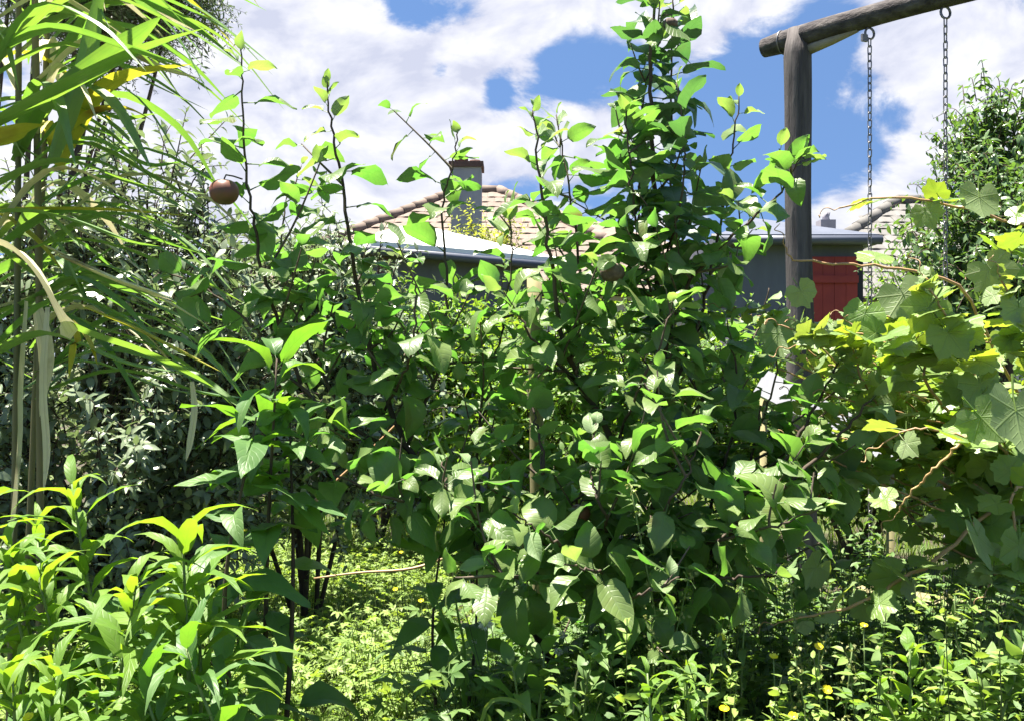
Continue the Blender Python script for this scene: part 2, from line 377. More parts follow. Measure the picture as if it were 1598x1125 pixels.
BOXQ = np.array([(0, 3, 2, 1), (4, 5, 6, 7), (0, 1, 5, 4), (1, 2, 6, 5), (2, 3, 7, 6), (3, 0, 4, 7)])
def box_mesh(name, c, s, mat, M=None):
    return mesh_from(name, box_verts(c, s, M), BOXQ, mats=[mat], smooth=False)
def rotz(a):
    c, s_ = math.cos(a), math.sin(a); return np.array([[c, -s_, 0], [s_, c, 0], [0, 0, 1.]])

# ------------------------------------------------------------------ leaf shapes: along +Y, face +Z, length 1
def grid_leaf(prof, rows, cols=5, fold=.3, droop=.6, curl=.2, wave=.05, wf=7, twist=0.0, pet=.25, pw=.018, seed=0, pdroop=0.0):
    r = np.random.default_rng(seed)
    vs = np.asarray(rows, float); us = np.linspace(-1, 1, cols)
    V = []; U = []
    y = z = 0.0; last = 0.0; ph = r.uniform(0, 6, 2)
    for v in vs:
        a = droop * v - droop * .25
        y += math.cos(a) * (v - last); z -= math.sin(a) * (v - last); last = v
        wv = prof(v)
        for u in us:
            au = abs(u)
            zz = au * wv * math.sin(fold) - curl * au * au * wv + wave * math.sin(v * wf + ph[0 if u < 0 else 1]) * au
            xx = u * wv * math.cos(fold)
            tw = twist * v
            V.append((xx * math.cos(tw) - zz * math.sin(tw), y - zz * math.sin(a) * -1 * 0, z + zz * math.cos(tw) + xx * math.sin(tw)))
            U.append((.5 + u * .5, v))
    V = np.array(V); U = np.array(U); nr = len(vs)
    i = (np.arange(nr - 1) * cols)[:, None]; j = np.arange(cols - 1)[None]
    Q = np.stack([i + j, i + j + 1, i + j + 1 + cols, i + j + cols], -1).reshape(-1, 4)
    T = np.zeros((0, 3), np.int32)
    if pet > 0:
        V[:, 1] += pet
        P = np.array([(0, 0, -pdroop), (0, pet * .5, -pdroop * .2), (0, pet + .05, -.004)])
        tv, tq, _ = tube(P, [pw * 1.2, pw * .9, pw * .7], 3, cap=False)
        Q = np.vstack([Q, tq + len(V)]); V = np.vstack([V, tv]); U = np.vstack([U, np.tile([[.5, 0.0]], (len(tv), 1))])
    return V, Q.astype(np.int32), T, U

def ovate(a, sh=.78, p=.72):
    return lambda v: max(a * math.sin(math.pi * min(v, 1) ** sh) ** p * (1 - .32 * v ** 5) * (1 + .05 * math.sin(v * 23 + a * 90)) if 0 < v < 1 else 0, .006)
def lance(a):
    return lambda v: max(a * (math.sin(math.pi * v ** .62) ** .9 if 0 < v < 1 else 0), .004)

APPLE = [grid_leaf(ovate(.33 + .03 * math.sin(k * 2.1)), [0, .1, .28, .5, .72, .9, 1], 5, fold=[.3, .42, .15, .5, .25, .35, .1, .45][k], droop=[.6, 1.0, .3, .8, 1.3, .5, .1, 1.6][k],
                   curl=[.1, .2, .3, .1, .25, .0, .35, .15][k], wave=[.06, .09, .05, .08, .10, .06, .08, .05][k], twist=[.2, -.3, .1, .4, -.2, -.5, .3, 0][k], pet=.28, seed=k) for k in range(8)]
APPLE_LOW = [grid_leaf(ovate(.30), [0, .2, .5, .8, 1], 3, fold=f, droop=d, curl=.1, wave=.03, twist=t, pet=.25, seed=9) for f, d, t in ((.35, .7, .2), (.5, 1.2, -.3), (.2, .4, .1))]
LANCE = [grid_leaf(lance(.10 + .012 * (k % 3)), [0, .08, .22, .4, .58, .76, .9, 1], 3, fold=[.4, .55, .3, .5, .35, .6][k], droop=[1.6, 2.1, 1.2, 2.5, 1.4, 1.8][k], curl=.1, wave=.02, wf=16,
                   twist=[.3, -.4, .2, -.2, .5, 0][k], pet=.06, pw=.010, seed=20 + k) for k in range(6)]
BROAD = [grid_leaf(ovate(.22, .70, .8), [0, .1, .28, .5, .72, .9, 1], 5, fold=[.3, .45, .2, .5][k], droop=[1.0, 1.5, .7, 1.8][k], curl=.15, wave=.04, wf=9, twist=[.3, -.3, .1, -.1][k], pet=.14, pw=.010, seed=40 + k) for k in range(4)]
SMALL = [grid_leaf(ovate(.22, .85, .9), [0, .3, .65, 1], 3, fold=[.3, .5, .1][k], droop=[.5, .9, .2][k], curl=.05, wave=.02, pet=.08, pw=.015, seed=60 + k) for k in range(3)]
NARROW = [grid_leaf(ovate(.13, .85, .9), [0, .35, .7, 1], 3, fold=[.2, .4, .1][k], droop=[.3, .7, .1][k], curl=.05, wave=.02, pet=.06, pw=.012, seed=70 + k) for k in range(3)]
SMALL_LOW = [grid_leaf(ovate(.24, .85, .9), [0, .3, .65, 1], 3, fold=[.3, .5, .1][k], droop=[.5, .9, .2][k], curl=.05, wave=.02, pet=0, seed=60 + k) for k in range(3)]
NARROW_LOW = [grid_leaf(ovate(.14, .85, .9), [0, .5, 1], 3, fold=.3, droop=.4, curl=.05, wave=.02, pet=0, seed=70 + k) for k in range(2)]
TINY = [grid_leaf(ovate(a, .8, .9), [0, .5, 1], 3, fold=.35, droop=d, curl=0, wave=0, pet=0) for a, d in ((.26, .5), (.36, .9), (.2, .3))]

def herb_leaf(seed):
    """three-part leaf of toothed, cut leaflets on a stalk"""
    r = np.random.default_rng(seed); A = Acc()
    P = np.array([(0, 0, 0), (0, .45, .1), (0, .8, .12)]); tv, tq, _ = tube(P, .018, 3, cap=False); A.add(tv, tq)
    for a, l in ((0, .75), (55, .62), (-55, .62), (105, .45), (-105, .45)):
        t = grid_leaf(lambda v: max(.20 * math.sin(math.pi * v ** .9) ** .8 if 0 < v < 1 else 0, .01), [0, .4, .75, 1], 3, fold=.3, droop=r.uniform(.3, 1.0), curl=0, wave=.03, pet=0, seed=seed)
        V = t[0] * l; V = V @ rotz(R(-a)).T + np.array([0, .8, .12]); A.add(V, t[1], None, t[3])
    return np.concatenate(A.V), np.concatenate(A.Q), np.zeros((0, 3), np.int32), np.concatenate(A.U)
HERB = [herb_leaf(k) for k in (1, 2, 3)]

def grape_leaf(seed, lob=1.0, cup=.25, drp=.5):
    r = np.random.default_rng(seed)
    half = [(0, 1.0), (9, .90), (18, .78), (27, .66), (34, .70), (44, .82), (54, .90), (64, .80), (75, .66), (84, .62), (96, .70), (108, .74), (122, .66), (136, .62), (150, .54), (162, .40), (172, .16)]
    half = [(a, .72 + (q - .72) * lob if a < 155 else q) for a, q in half]
    full = half + [(-a, q) for a, q in half[:0:-1]]
    A = np.array([a for a, q in full]); Q0 = np.array([q for a, q in full]) * (1 + r.normal(0, .035, len(full)))
    Q0 = Q0 * (1 + .035 * np.where(np.arange(len(full)) % 2 == 0, 1, -1))
    n = len(full); V = [(0, 0, 0)]; U = [(.5, .5)]
    for t in (.5, 1.0):
        for a, q in zip(A, Q0):
            x, y = math.sin(R(a)) * q * t, math.cos(R(a)) * q * t
            rr = math.hypot(x, y)
            vn = min(abs(abs(a) - k) for k in (0, 54, 108)) / 27.0
            z = cup * .16 * abs(x) + .022 * vn * rr - drp * .22 * max(y, 0) ** 2 - .06 * rr * rr + .045 * math.sin(a * .045 + seed) * rr
            V.append((x, y, z)); U.append((.5 + x * .5, .5 + y * .5))
    T = [(0, 1 + (k + 1) % n, 1 + k) for k in range(n)]
    Q = [(1 + k, 1 + (k + 1) % n, 1 + n + (k + 1) % n, 1 + n + k) for k in range(n)]
    V = np.array(V); U = np.array(U)
    V[:, 1] += .75                                        # petiole from the origin to the leaf
    tv, tq, _ = tube(np.array([(0, 0, 0), (0, .4, .03), (0, .77, -.01)]), [.03, .022, .02], 4, cap=False)
    Q = np.vstack([np.array(Q), tq + len(V)]); V = np.vstack([V, tv]); U = np.vstack([U, np.tile([[.5, .5]], (len(tv), 1))])
    return V, Q.astype(np.int32), np.array(T, np.int32), U
GRAPE = [grape_leaf(k, *p) for k, p in enumerate([(.6, .3, .5), (.4, .6, .9), (.75, .1, .3), (.5, -.2, .7), (.7, .8, .6), (.45, .0, 1.1)])]

TPL_MESH = {}
def tpl_mesh(tpls, k, mat, name='leaf'):
    key = (id(tpls), k, mat)
    if key not in TPL_MESH:
        V, Q, T, U = tpls[k]; TPL_MESH[key] = mesh_from(name + '_shape', V, Q, T, U, np.zeros(len(V)), [mat])
    return TPL_MESH[key]

class Leaves:
    """leaves of one plant: the ones that show largest become parts, the rest one joined part"""
    def __init__(s, tpls): s.tp = tpls; s.p = []; s.d = []; s.n = []; s.s = []; s.m = []
    def put(s, p, d, n, sc, mat): s.p.append(p); s.d.append(d); s.n.append(n); s.s.append(sc); s.m.append(mat)
    def thin(s, x0, y0, x1, y1, keep):
        """open up the foliage where the photograph looks through it"""
        idx = []
        for i, p in enumerate(s.p):
            px = 799 + p[0] / p[1] * F; py = 562.5 - (p[2] - CH) / p[1] * F
            if not (x0 < px < x1 and y0 < py < y1) or rng.uniform() < keep: idx.append(i)
        for a in ('p', 'd', 'n', 's', 'm'): setattr(s, a, [getattr(s, a)[i] for i in idx])
    def finish(s, parent, n_parts, name='leaf', rest='foliage', front=1.0, low=None):
        if not s.p: return
        P = np.array(s.p); Fm = frames(np.array(s.d), np.array(s.n)); S = np.array(s.s); mats = np.array(s.m)
        k = len(P); var = rng.integers(0, len(s.tp), k)
        Y = np.maximum(P[:, 1], .3); px = 799 + P[:, 0] / Y * F; py = 562.5 - (P[:, 2] - CH) / Y * F
        inside = (px > -20) & (px < 1618) & (py > -20) & (py < 1145)
        score = S / Y ** (1 + front) * np.where(inside, 1, 1e-3)
        order = np.argsort(-score); own = order[:n_parts]; own = own[inside[own]]
        for i in own:
            M = np.eye(4); M[:3, :3] = Fm[i] * S[i]; M[:3, 3] = P[i]
            link(name, tpl_mesh(s.tp, var[i], mats[i], name), parent, M)
        mask = np.ones(k, bool); mask[own] = False
        tp = s.tp if low is None else low
        if mask.any():
            vv = var % len(tp)
            for mname in sorted(set(mats[mask])):
                A = Acc()
                for q in range(len(tp)):
                    sel = mask & (vv == q) & (mats == mname)
                    A.many(tp[q], P[sel], Fm[sel], S[sel], rng.uniform(0, 1, sel.sum()))
                o = link(rest, A.mesh(rest, mname), parent); o['kind'] = 'stuff'

def rand_dir(): return unit(rng.normal(size=3))
def perp(t):
    a = np.array([0, 0, 1.]) if abs(t[2]) < .9 else np.array([1., 0, 0])
    x = unit(np.cross(t, a)); return x, np.cross(t, x)

def shoot(path, L, spacing, size, mat, mat_tip=None, tip_from=.75, elev=(.15, .9), start=0.0, size_tip=.4, jitter=.25, phase=None, sun=.45, skip=0.0, grow=0.0):
    """leaves in a spiral along a shoot"""
    seg = np.linalg.norm(np.diff(path, axis=0), axis=1); cum = np.concatenate([[0], np.cumsum(seg)]); tot = cum[-1]
    s = start * tot; S = []
    rv = rng.uniform(.7, 1.3, 400); q = 0
    while s < tot and q < 399:
        S.append(s); k = max(0.0, (s / tot - tip_from) / (1 - tip_from)) if tip_from < 1 else 0
        s += spacing * rv[q] * (1 - .55 * k); q += 1
    if not S: return
    S = np.array(S); n = len(S); f = S / tot
    P = np.stack([np.interp(S, cum, path[:, c]) for c in range(3)], -1)
    i = np.clip(np.searchsorted(cum, S, side='right') - 1, 0, len(path) - 2); t = unit(path[i + 1] - path[i])
    a = np.where((abs(t[:, 2]) < .9)[:, None], np.array([0, 0, 1.]), np.array([1., 0, 0])); x = unit(np.cross(t, a)); y = np.cross(t, x)
    ph = rng.uniform(0, 6.28) + np.cumsum(2.4 + rng.normal(0, .25, n))
    k = np.clip((f - tip_from) / (1 - tip_from), 0, 1) if tip_from < 1 else f * 0
    e = elev[0] + (elev[1] - elev[0]) * k + rng.normal(0, jitter, n)
    rad = np.cos(ph)[:, None] * x + np.sin(ph)[:, None] * y
    d = unit(rad * np.cos(e)[:, None] + t * np.sin(e)[:, None])
    nn = unit(t * .6 + np.array([0, 0, .5]) + SUNV * sun + rng.normal(0, jitter * .8, (n, 3)))
    sz = size * (1 - (1 - size_tip) * k) * rng.uniform(.78, 1.12, n) * (1 - grow * (1 - f))
    tipm = (k > .15 + rng.uniform(0, .3, n)) if mat_tip else np.zeros(n, bool)
    for q in range(n):
        L.put(P[q], d[q], nn[q], sz[q], mat_tip if tipm[q] else mat)

# ------------------------------------------------------------------ ground
def gz(x, y):
    """height of the ground: the planted bed stands a little above the lawn"""
    t = np.clip((np.asarray(y, float) - 2.5) / 1.9, 0, 1); return .27 * (1 - t * t * (3 - 2 * t)) - .03
def build_ground():
    n = 60; xs = np.concatenate([-np.geomspace(300, 6, 12), np.linspace(-5.5, 5.5, 36), np.geomspace(6, 300, 12)])
    ys = np.concatenate([-np.geomspace(300, 3, 8), np.linspace(-2.5, 12, 40), np.geomspace(13, 400, 12)])
    X, Y = np.meshgrid(xs, ys); Z = .03 * np.sin(X * 2.1 + .5) * np.cos(Y * 1.7) + .02 * np.sin(X * 5 + Y * 3.1)
    Z = np.where((abs(X) > 6) | (Y > 13), 0, Z) + gz(X, Y)
    V = np.stack([X, Y, Z], -1).reshape(-1, 3); c = len(xs)
    i = (np.arange(len(ys) - 1) * c)[:, None]; j = np.arange(c - 1)[None]
    Q = np.stack([i + j, i + j + 1, i + j + 1 + c, i + j + c], -1).reshape(-1, 4)
    o = link('ground', mesh_from('ground', V, Q, mats=['soil_and_grass'])); tag(o, 'dark garden soil and rough lawn under the plants', kind='structure')
build_ground()

# ------------------------------------------------------------------ buildings behind the garden
def quad_mesh(name, pts, mat):
    return mesh_from(name, np.array(pts, float), [list(range(4))] if len(pts) == 4 else [], [] if len(pts) == 4 else [list(range(3))], mats=[mat], smooth=False)

def tile_template(wd, ln):
    """one roof tile with a rolled profile, lying along +Y (up the slope)"""
    us = np.linspace(0, 1, 6); A = []
    prof = .012 * np.array([0, .9, 1.0, .3, 0, .1])
    for yy, lift in ((0, .016), (ln * 1.12, .0)):
        for u, z in zip(us, prof): A.append(((u - .5) * wd * .99, yy, z + lift))
    for u, z in zip(us, prof): A.append(((u - .5) * wd * .99, 0, z + .016 - .03))
    V = np.array(A); Q = [(k, k + 1, k + 7, k + 6) for k in range(5)] + [(k + 12, k + 13, k + 1, k) for k in range(5)]
    return V, np.array(Q, np.int32), np.zeros((0, 3), np.int32), np.zeros((len(V), 2)) + .5

def tiled_roof_plane(parent, e0, e1, r0, r1, mat, wd, ln, win, n_parts=300):
    """tiles on the slope between the eave e0-e1 and the ridge r0-r1; the tiles of the window win (pixels) are parts of their own"""
    e0, e1, r0, r1 = [np.array(q, float) for q in (e0, e1, r0, r1)]
    xa = unit(e1 - e0); mid = (r0 + r1) / 2 - e0; ya = unit(mid - xa * mid.dot(xa)); za = np.cross(xa, ya)
    H = (r0 - e0).dot(ya); W = np.linalg.norm(e1 - e0); a = (r0 - e0).dot(xa); b = (r1 - e0).dot(xa)
    M3 = np.stack([xa, ya, za], -1); tpl = tile_template(wd, ln); key = ('tile', mat, wd)
    if key not in TPL_MESH: TPL_MESH[key] = mesh_from('tile_shape', tpl[0], tpl[1], None, tpl[3], np.zeros(len(tpl[0])), [mat], smooth=False)
    A = Acc(); cnt = 0; rest = []
    for row in range(int(H / ln)):
        y = row * ln; f = y / H
        for c in range(int(W / wd) + 1):
            x = (c + .5 + (.5 if row % 2 else 0)) * wd
            if x < f * a + wd * .3 or x > W + f * (b - W) - wd * .3: continue
            p = e0 + xa * x + ya * y + za * (.03 + rng.normal(0, .003)); px = 799 + p[0] / p[1] * F; py = 562.5 - (p[2] - CH) / p[1] * F
            if win[0] < px < win[2] and win[1] < py < win[3] and cnt < n_parts:
                M = np.eye(4); M[:3, :3] = M3; M[:3, 3] = p; link('tile', TPL_MESH[key], parent, M); cnt += 1
            else: rest.append(p)
    if rest:
        A.many(tpl, np.array(rest), np.tile(M3, (len(rest), 1, 1)), np.ones(len(rest)), rng.uniform(0, 1, len(rest)))
        o = link('tile_field', A.mesh('tile_field', mat, smooth=False), parent); o['kind'] = 'stuff'

def hip_roof(parent, x0, x1, y0, y1, ze, rx0, rx1, ry, zr, under):
    """solid hip roof body; returns the part"""
    V = [(x0, y0, ze), (x1, y0, ze), (x1, y1, ze), (x0, y1, ze), (rx0, ry, zr), (rx1, ry, zr)]
    me = mesh_from('roof', V, [(0, 1, 5, 4), (2, 3, 4, 5), (0, 3, 2, 1)], [(1, 2, 5), (3, 0, 4)], mats=[under], smooth=False)
    o = link('roof', me, parent); PINV[o.name] = PINV[parent.name] @ Matrix.Identity(4)
    return o

def build_houses():
    # house with terracotta tiles and the rendered chimney
    h = thing('tiled_house', 'cream house with orange terracotta tiled hip roof behind the grey shed', 'house', (0, 18, 0))
    link('wall', box_mesh('wall', (-.95, 20.5, 1.28), (8.4, 8.2, 2.6), 'house_wall'), h)
    rf = hip_roof(h, -5.65, 6.0, 16, 25, 2.6, -1.24, -0.3, 20.5, 5.28, 'terracotta')
    PINV[rf.name] = Matrix.Identity(4); rf.matrix_parent_inverse = PINV[h.name]
    tiled_roof_plane(h, (-5.65, 16, 2.6), (3.7, 16, 2.6), (-1.24, 20.5, 5.28), (-0.3, 20.5, 5.28), 'terracotta', .30, .30, (540, 280, 860, 400))
    for s0, s1 in (((-1.24, 20.5, 5.33), (-0.3, 20.5, 5.33)), ((-5.65, 16, 2.65), (-1.24, 20.5, 5.33)), ((-0.3, 20.5, 5.33), (3.7, 16, 2.65))):
        n = int(np.linalg.norm(np.subtract(s1, s0)) / .36); P = np.linspace(s0, s1, n + 1)
        for a, b in zip(P[:-1], P[1:]):
            link('ridge_tile', tube_mesh('ridge_tile', np.array([a, b + (b - a) * .06]), [.125, .11], 'terracotta', 8), h)
    # front projection with its own lower hip, to the left of the chimney
    link('window', box_mesh('window', (-3.2, 16.38, 1.5), (1.4, .06, 1.1), 'window_glass'), h)
    # outside chimney
    x0, x1 = at(704, 0, 15.9)[0], at(751, 0, 15.9)[0]; zt = at(0, 262, 15.9)[2]; zc = at(0, 241, 15.9)[2]
    c = link('chimney', box_mesh('chimney', ((x0 + x1) / 2, 16.1, zt / 2), (x1 - x0, .5, zt), 'chimney_render'), h)
    PINV[c.name] = Matrix.Identity(4)
    def sub(nm, me):
        o = link(nm, me); o.parent = c; o.matrix_parent_inverse = PINV[h.name] @ Matrix.Identity(4); o.matrix_parent_inverse = c.matrix_parent_inverse.inverted() @ PINV[h.name] if False else Matrix.Identity(4); return o
    sub('cap', box_mesh('cap', ((x0 + x1) / 2, 16.1, zt + .05), (x1 - x0 + .08, .58, .10), 'chimney_brick'))
    sub('flue', tube_mesh('flue', np.array([(x0 + .17, 16.1, zt + .1), (x0 + .17, 16.1, zc)]), .13, 'chimney_brick', 10))
    sub('flue', tube_mesh('flue', np.array([(x1 - .12, 16.1, zt + .1), (x1 - .12, 16.1, zt + .17)]), .10, 'chimney_brick', 10))

    # grey garden shed with white low roof; one corner towards us
    cx, cy = at(590, 0, 8.0)[:2]
    s = thing('garden_shed', 'dark grey shed with low white metal roof below the orange tiled house', 'shed', (cx, cy, 0))
    ang = R(38); M = rotz(ang); wl, dl = 1.9, 1.9
    corner = np.array([cx, cy, 0]); ctr = corner + M @ np.array([wl / 2, dl / 2, 0])
    ze = 2.42
    link('wall', box_mesh('wall', ctr + (0, 0, ze / 2), (wl, dl, ze), 'shed_grey', M), s)
    ov = .16
    cn = [ctr + M @ np.array([sx * (wl / 2 + ov), sy * (dl / 2 + ov), ze - .02]) for sx, sy in ((-1, -1), (1, -1), (1, 1), (-1, 1))]
    ap = ctr + np.array([0, 0, ze + .42])
    V = cn + [q + np.array([0, 0, .05]) for q in cn] + [ap]
    link('roof', mesh_from('roof', V, [(0, 3, 2, 1), (0, 1, 5, 4), (1, 2, 6, 5), (2, 3, 7, 6), (3, 0, 4, 7)], [(4, 5, 8), (5, 6, 8), (6, 7, 8), (7, 4, 8)], mats=['white_roof'], smooth=False), s)
    for sd in (0, 1):   # gutters under the two eaves that face us
        a, b = (cn[0], cn[1]) if sd == 0 else (cn[0], cn[3])
        link('gutter', tube_mesh('gutter', np.array([a, b]) + np.array([0, 0, -.035]), .04, 'slate_metal', 8), s)
    pp = corner + M @ np.array([.02, -.05, 0])
    link('downpipe', tube_mesh('downpipe', np.array([pp, pp + (0, 0, ze - .1)]), .05, 'brown_pipe', 8), s)
    dd = M @ np.array([1.15, -.012, 0])
    dr = link('door', box_mesh('door', corner + dd + (0, 0, 1.0), (.75, .05, 1.95), 'shed_lilac', M), s)

    # blue-grey shed with the red door
    Y = 8.6; xl, xr = at(1140, 0, Y)[0], at(1347, 0, Y)[0]; ze = at(0, 384, Y)[2]
    s = thing('workshop_shed', 'blue-grey shed with red wall panel behind the swing post', 'shed', (xl + .6, Y, 0))
    link('wall', box_mesh('wall', ((xl + xr) / 2, Y + 1.1, ze / 2), (xr - xl, 2.2, ze), 'shed_lilac'), s)
    zr = at(0, 358, Y + 1.1)[2]
    V = [(xl - .15, Y - .15, ze), (xr + .1, Y - .15, ze), (xr + .1, Y + 2.4, ze), (xl - .15, Y + 2.4, ze)]
    V += [(a, b, c + .09) for a, b, c in V] + [(xl + .5, Y + 1.1, zr + .12), (xr - .75, Y + 1.1, zr + .12)]
    link('roof', mesh_from('roof', V, [(0, 3, 2, 1), (0, 1, 5, 4), (1, 2, 6, 5), (2, 3, 7, 6), (3, 0, 4, 7), (4, 5, 9, 8), (6, 7, 8, 9)], [(5, 6, 9), (7, 4, 8)], mats=['slate_metal'], smooth=False), s)
    xa, xb = at(1264, 0, Y)[0], at(1336, 0, Y)[0]; n = 4; wd = (xb - xa) / n
    for k in range(n):
        link('panel', box_mesh('panel', (xa + (k + .5) * wd, Y - .02, ze / 2 - .05), (wd - .003, .036, ze - .12), 'red_paint'), s)
    link('rail', box_mesh('rail', ((xa + xb) / 2, Y - .05, at(0, 437, Y)[2]), (xb - xa, .03, .07), 'red_paint'), s)
    link('dark_strip', box_mesh('dark_strip', (xr - .05, Y - .012, ze / 2 - .06), (.08, .02, ze - .14), 'near_black'), s)  # narrow near-black strip at the right end of the front wall
    link('gutter', tube_mesh('gutter', np.array([(xl - .15, Y - .19, ze + .03), (xr + .1, Y - .19, ze + .03)]), .045, 'slate_metal', 8), s)

    # far house with pale grey tiles
    h = thing('grey_roofed_house', 'house with pale grey tiled roof partly hidden by the pear tree', 'house', (8, 16, 0))
    ex0, ex1 = at(1180, 0, 14)[0], at(1800, 0, 14)[0]
    rx0, rx1, ry = at(1400, 0, 17.5)[0], 11.5, 17.5; zr = at(0, 316, 17.5)[2]
    link('wall', box_mesh('wall', ((ex0 + ex1) / 2, 17.6, 1.18), (ex1 - ex0 - .8, 6.4, 2.36), 'house_wall'), h)
    rf = hip_roof(h, ex0, ex1 + 2, 14, 21, 2.36, rx0, rx1, ry, zr, 'grey_tile')
    tiled_roof_plane(h, (ex0, 14, 2.36), (ex1 + 2, 14, 2.36), (rx0, ry, zr), (rx1, ry, zr), 'grey_tile', .30, .30, (1240, 300, 1530, 420))
    n = 12; P = np.linspace((ex0, 14, 2.40), (rx0, ry, zr + .04), n + 1)
    for a, b in zip(P[:-1], P[1:]): link('ridge_tile', tube_mesh('ridge_tile', np.array([a, b + (b - a) * .06]), [.12, .105], 'grey_tile', 8), h)
    P = np.linspace((rx0, ry, zr + .04), (rx1, ry, zr + .04), 10)
    for a, b in zip(P[:-1], P[1:]): link('ridge_tile', tube_mesh('ridge_tile', np.array([a, b + (b - a) * .06]), [.12, .105], 'grey_tile', 8), h)
    # chimney of a house further off
    hx, hy = at(1309, 0, 24)[:2]
    h2 = thing('far_house', 'distant roof with thin grey chimney pot seen right of the swing post', 'house', (hx, hy, 0))
    link('wall', box_mesh('wall', (hx, hy + 2, 1.4), (5, 4, 2.8), 'house_wall'), h2)
    zz = at(0, 366, 24)[2]
    V = [(hx - 3, hy - .5, 2.8), (hx + 3, hy - .5, 2.8), (hx + 3, hy + 4.5, 2.8), (hx - 3, hy + 4.5, 2.8), (hx - 3, hy + 2, zz + .3), (hx + 3, hy + 2, zz + .3)]
    link('roof', mesh_from('roof', V, [(0, 1, 5, 4), (2, 3, 4, 5), (0, 3, 2, 1)], [(1, 2, 5), (3, 0, 4)], mats=['grey_tile'], smooth=False), h2)
    link('chimney', box_mesh('chimney', (hx, hy + 1, at(0, 356, 25)[2] - .6), (.42, .42, 1.6), 'chimney_render'), h2)
    link('chimney_pot', tube_mesh('chimney_pot', np.array([(hx, hy + 1, at(0, 352, 25)[2]), (hx, hy + 1, at(0, 340, 25)[2]), (hx, hy + 1, at(0, 332, 25)[2])]), [.15, .1, .13], 'chimney_render', 8), h2)
build_houses()

# ------------------------------------------------------------------ swing frame and swing
def build_swing():
    P0 = at(1192, 76, 4.83); d = unit(np.array([.647, -.70, 0])); zb = P0[2]
    P = P0 - d * .0
    f = thing('swing_set', 'dark weathered round timber swing frame with post and top beam', 'swing frame', (P0[0], P0[1], 0))
    n = 30; pts = P[None] + d[None] * np.linspace(0, 3.0, n)[:, None]
    rad = .056 + .003 * np.sin(np.linspace(0, 20, n)); rad[0] = .050
    pts = pts + np.stack([np.zeros(n), np.zeros(n), .006 * np.sin(np.linspace(0, 9, n))], -1)
    link('beam', tube_mesh('beam', pts, rad, 'swing_timber_beam', 16), f)
    q = P0 + d * .19
    for k, pp in enumerate((q, P0 + d * 2.8)):
        m = 24; z = np.linspace(-.05, zb + (.045 if k == 0 else .0), m)
        pth = np.stack([pp[0] + .03 * (zb - z) / zb * (1 if k == 0 else 0) + .003 * np.sin(z * 5), np.full(m, pp[1]) - .02, z], -1)
        rr = .069 + .004 * np.sin(z * 2.3) + .006 * (1 - z / zb); rr[-1] = .05
        link('post', tube_mesh('post', pth, rr, 'swing_timber', 18), f)
    # wire band and the brace wedge under the beam
    ang = np.linspace(0, 2 * np.pi, 20); c = P0 + d * .115; side = np.array([-d[1], d[0], 0])
    ring = c[None] + .062 * (np.cos(ang)[:, None] * side[None] + np.sin(ang)[:, None] * np.array([0, 0, 1.])[None])
    link('wire_band', tube_mesh('wire_band', ring, .004, 'chain_steel', 5), f)
    a = q + d * .06 + np.array([0, 0, -.075]); b = q + d * .34 + np.array([0, 0, -.045])
    link('wedge', tube_mesh('wedge', np.array([a, (a + b) / 2, b]), [.03, .024, .012], 'cut_wood', 8), f)
    link('cord', tube_mesh('cord', spline([P0 + d * .80 + (0, 0, .3), P0 + d * .80 + (.01, 0, .16), P0 + d * .80 + (0, 0, .03)], 8), .006, 'near_black', 5), f)
    # the swing that hangs from it
    t1, t2 = .62 * np.linalg.norm([.647, .70]), 1.0 * np.linalg.norm([.647, .70])
    hooks = [P + d * (t1 + .0) + np.array([0, 0, -.05]), P + d * t2 + np.array([0, 0, -.05])]
    sw = thing('swing', 'child swing hanging on two steel chains from the timber beam', 'swing', ((hooks[0] + hooks[1]) / 2) * np.array([1, 1, 0]) + np.array([0, 0, .5]))
    # one chain link
    k = 14; a = np.arange(k) / k * 2 * np.pi; r, st = .0095, .0125
    cen = np.stack([r * np.cos(a), np.zeros(k), r * np.sin(a) + np.where(np.sin(a) >= 0, st, -st)], -1)
    V = []; sd = 5; wr = .0031
    for i in range(k):
        tng = unit(cen[(i + 1) % k] - cen[i - 1]); out = unit(np.cross(tng, [0, 1, 0]))
        for j in range(sd):
            b = j / sd * 2 * np.pi; V.append(cen[i] + wr * (math.cos(b) * out + math.sin(b) * np.array([0, 1, 0])))
    Q = [(i * sd + j, i * sd + (j + 1) % sd, ((i + 1) % k) * sd + (j + 1) % sd, ((i + 1) % k) * sd + j) for i in range(k) for j in range(sd)]
    lm = mesh_from('link_shape', V, Q, mats=['chain_steel'])
    seat_z = .26
    for ci, hk in enumerate(hooks):
        # the shackle under the beam is the head of the chain
        an = np.linspace(0, 2 * np.pi, 14); rg = np.stack([.022 * np.cos(an), .006 * np.sin(an), .03 * np.sin(an)], -1) + hk + np.array([0, 0, -.03])
        ch = link('chain', tube_mesh('shackle', rg, .006, 'chain_steel', 6), sw); PINV[ch.name] = Matrix.Identity(4)
        z = hk[2] - .075; i = 0; n = int((z - seat_z) / .0365)
        for i in range(n):
            M = np.eye(4); M[:3, :3] = rotz(R(90) * (i % 2) + .5 + rng.normal(0, .12)); M[:3, 3] = (hk[0] + .004 * (i / n) * (1 if ci == 0 else 0), hk[1], z - i * .0365)
            link('link', lm, ch, M)
        if ci == 0:
            bx = link('tag', box_mesh('tag', hk + (-.03, -.01, -.055), (.035, .012, .035), 'chain_steel', rotz(.4)), ch)
    c = (hooks[0] + hooks[1]) / 2; c[2] = seat_z; ang_ = math.atan2(d[1], d[0])
    link('seat', box_mesh('seat', c, (.46, .2, .03), 'stake_wood', rotz(ang_)), sw)
build_swing()

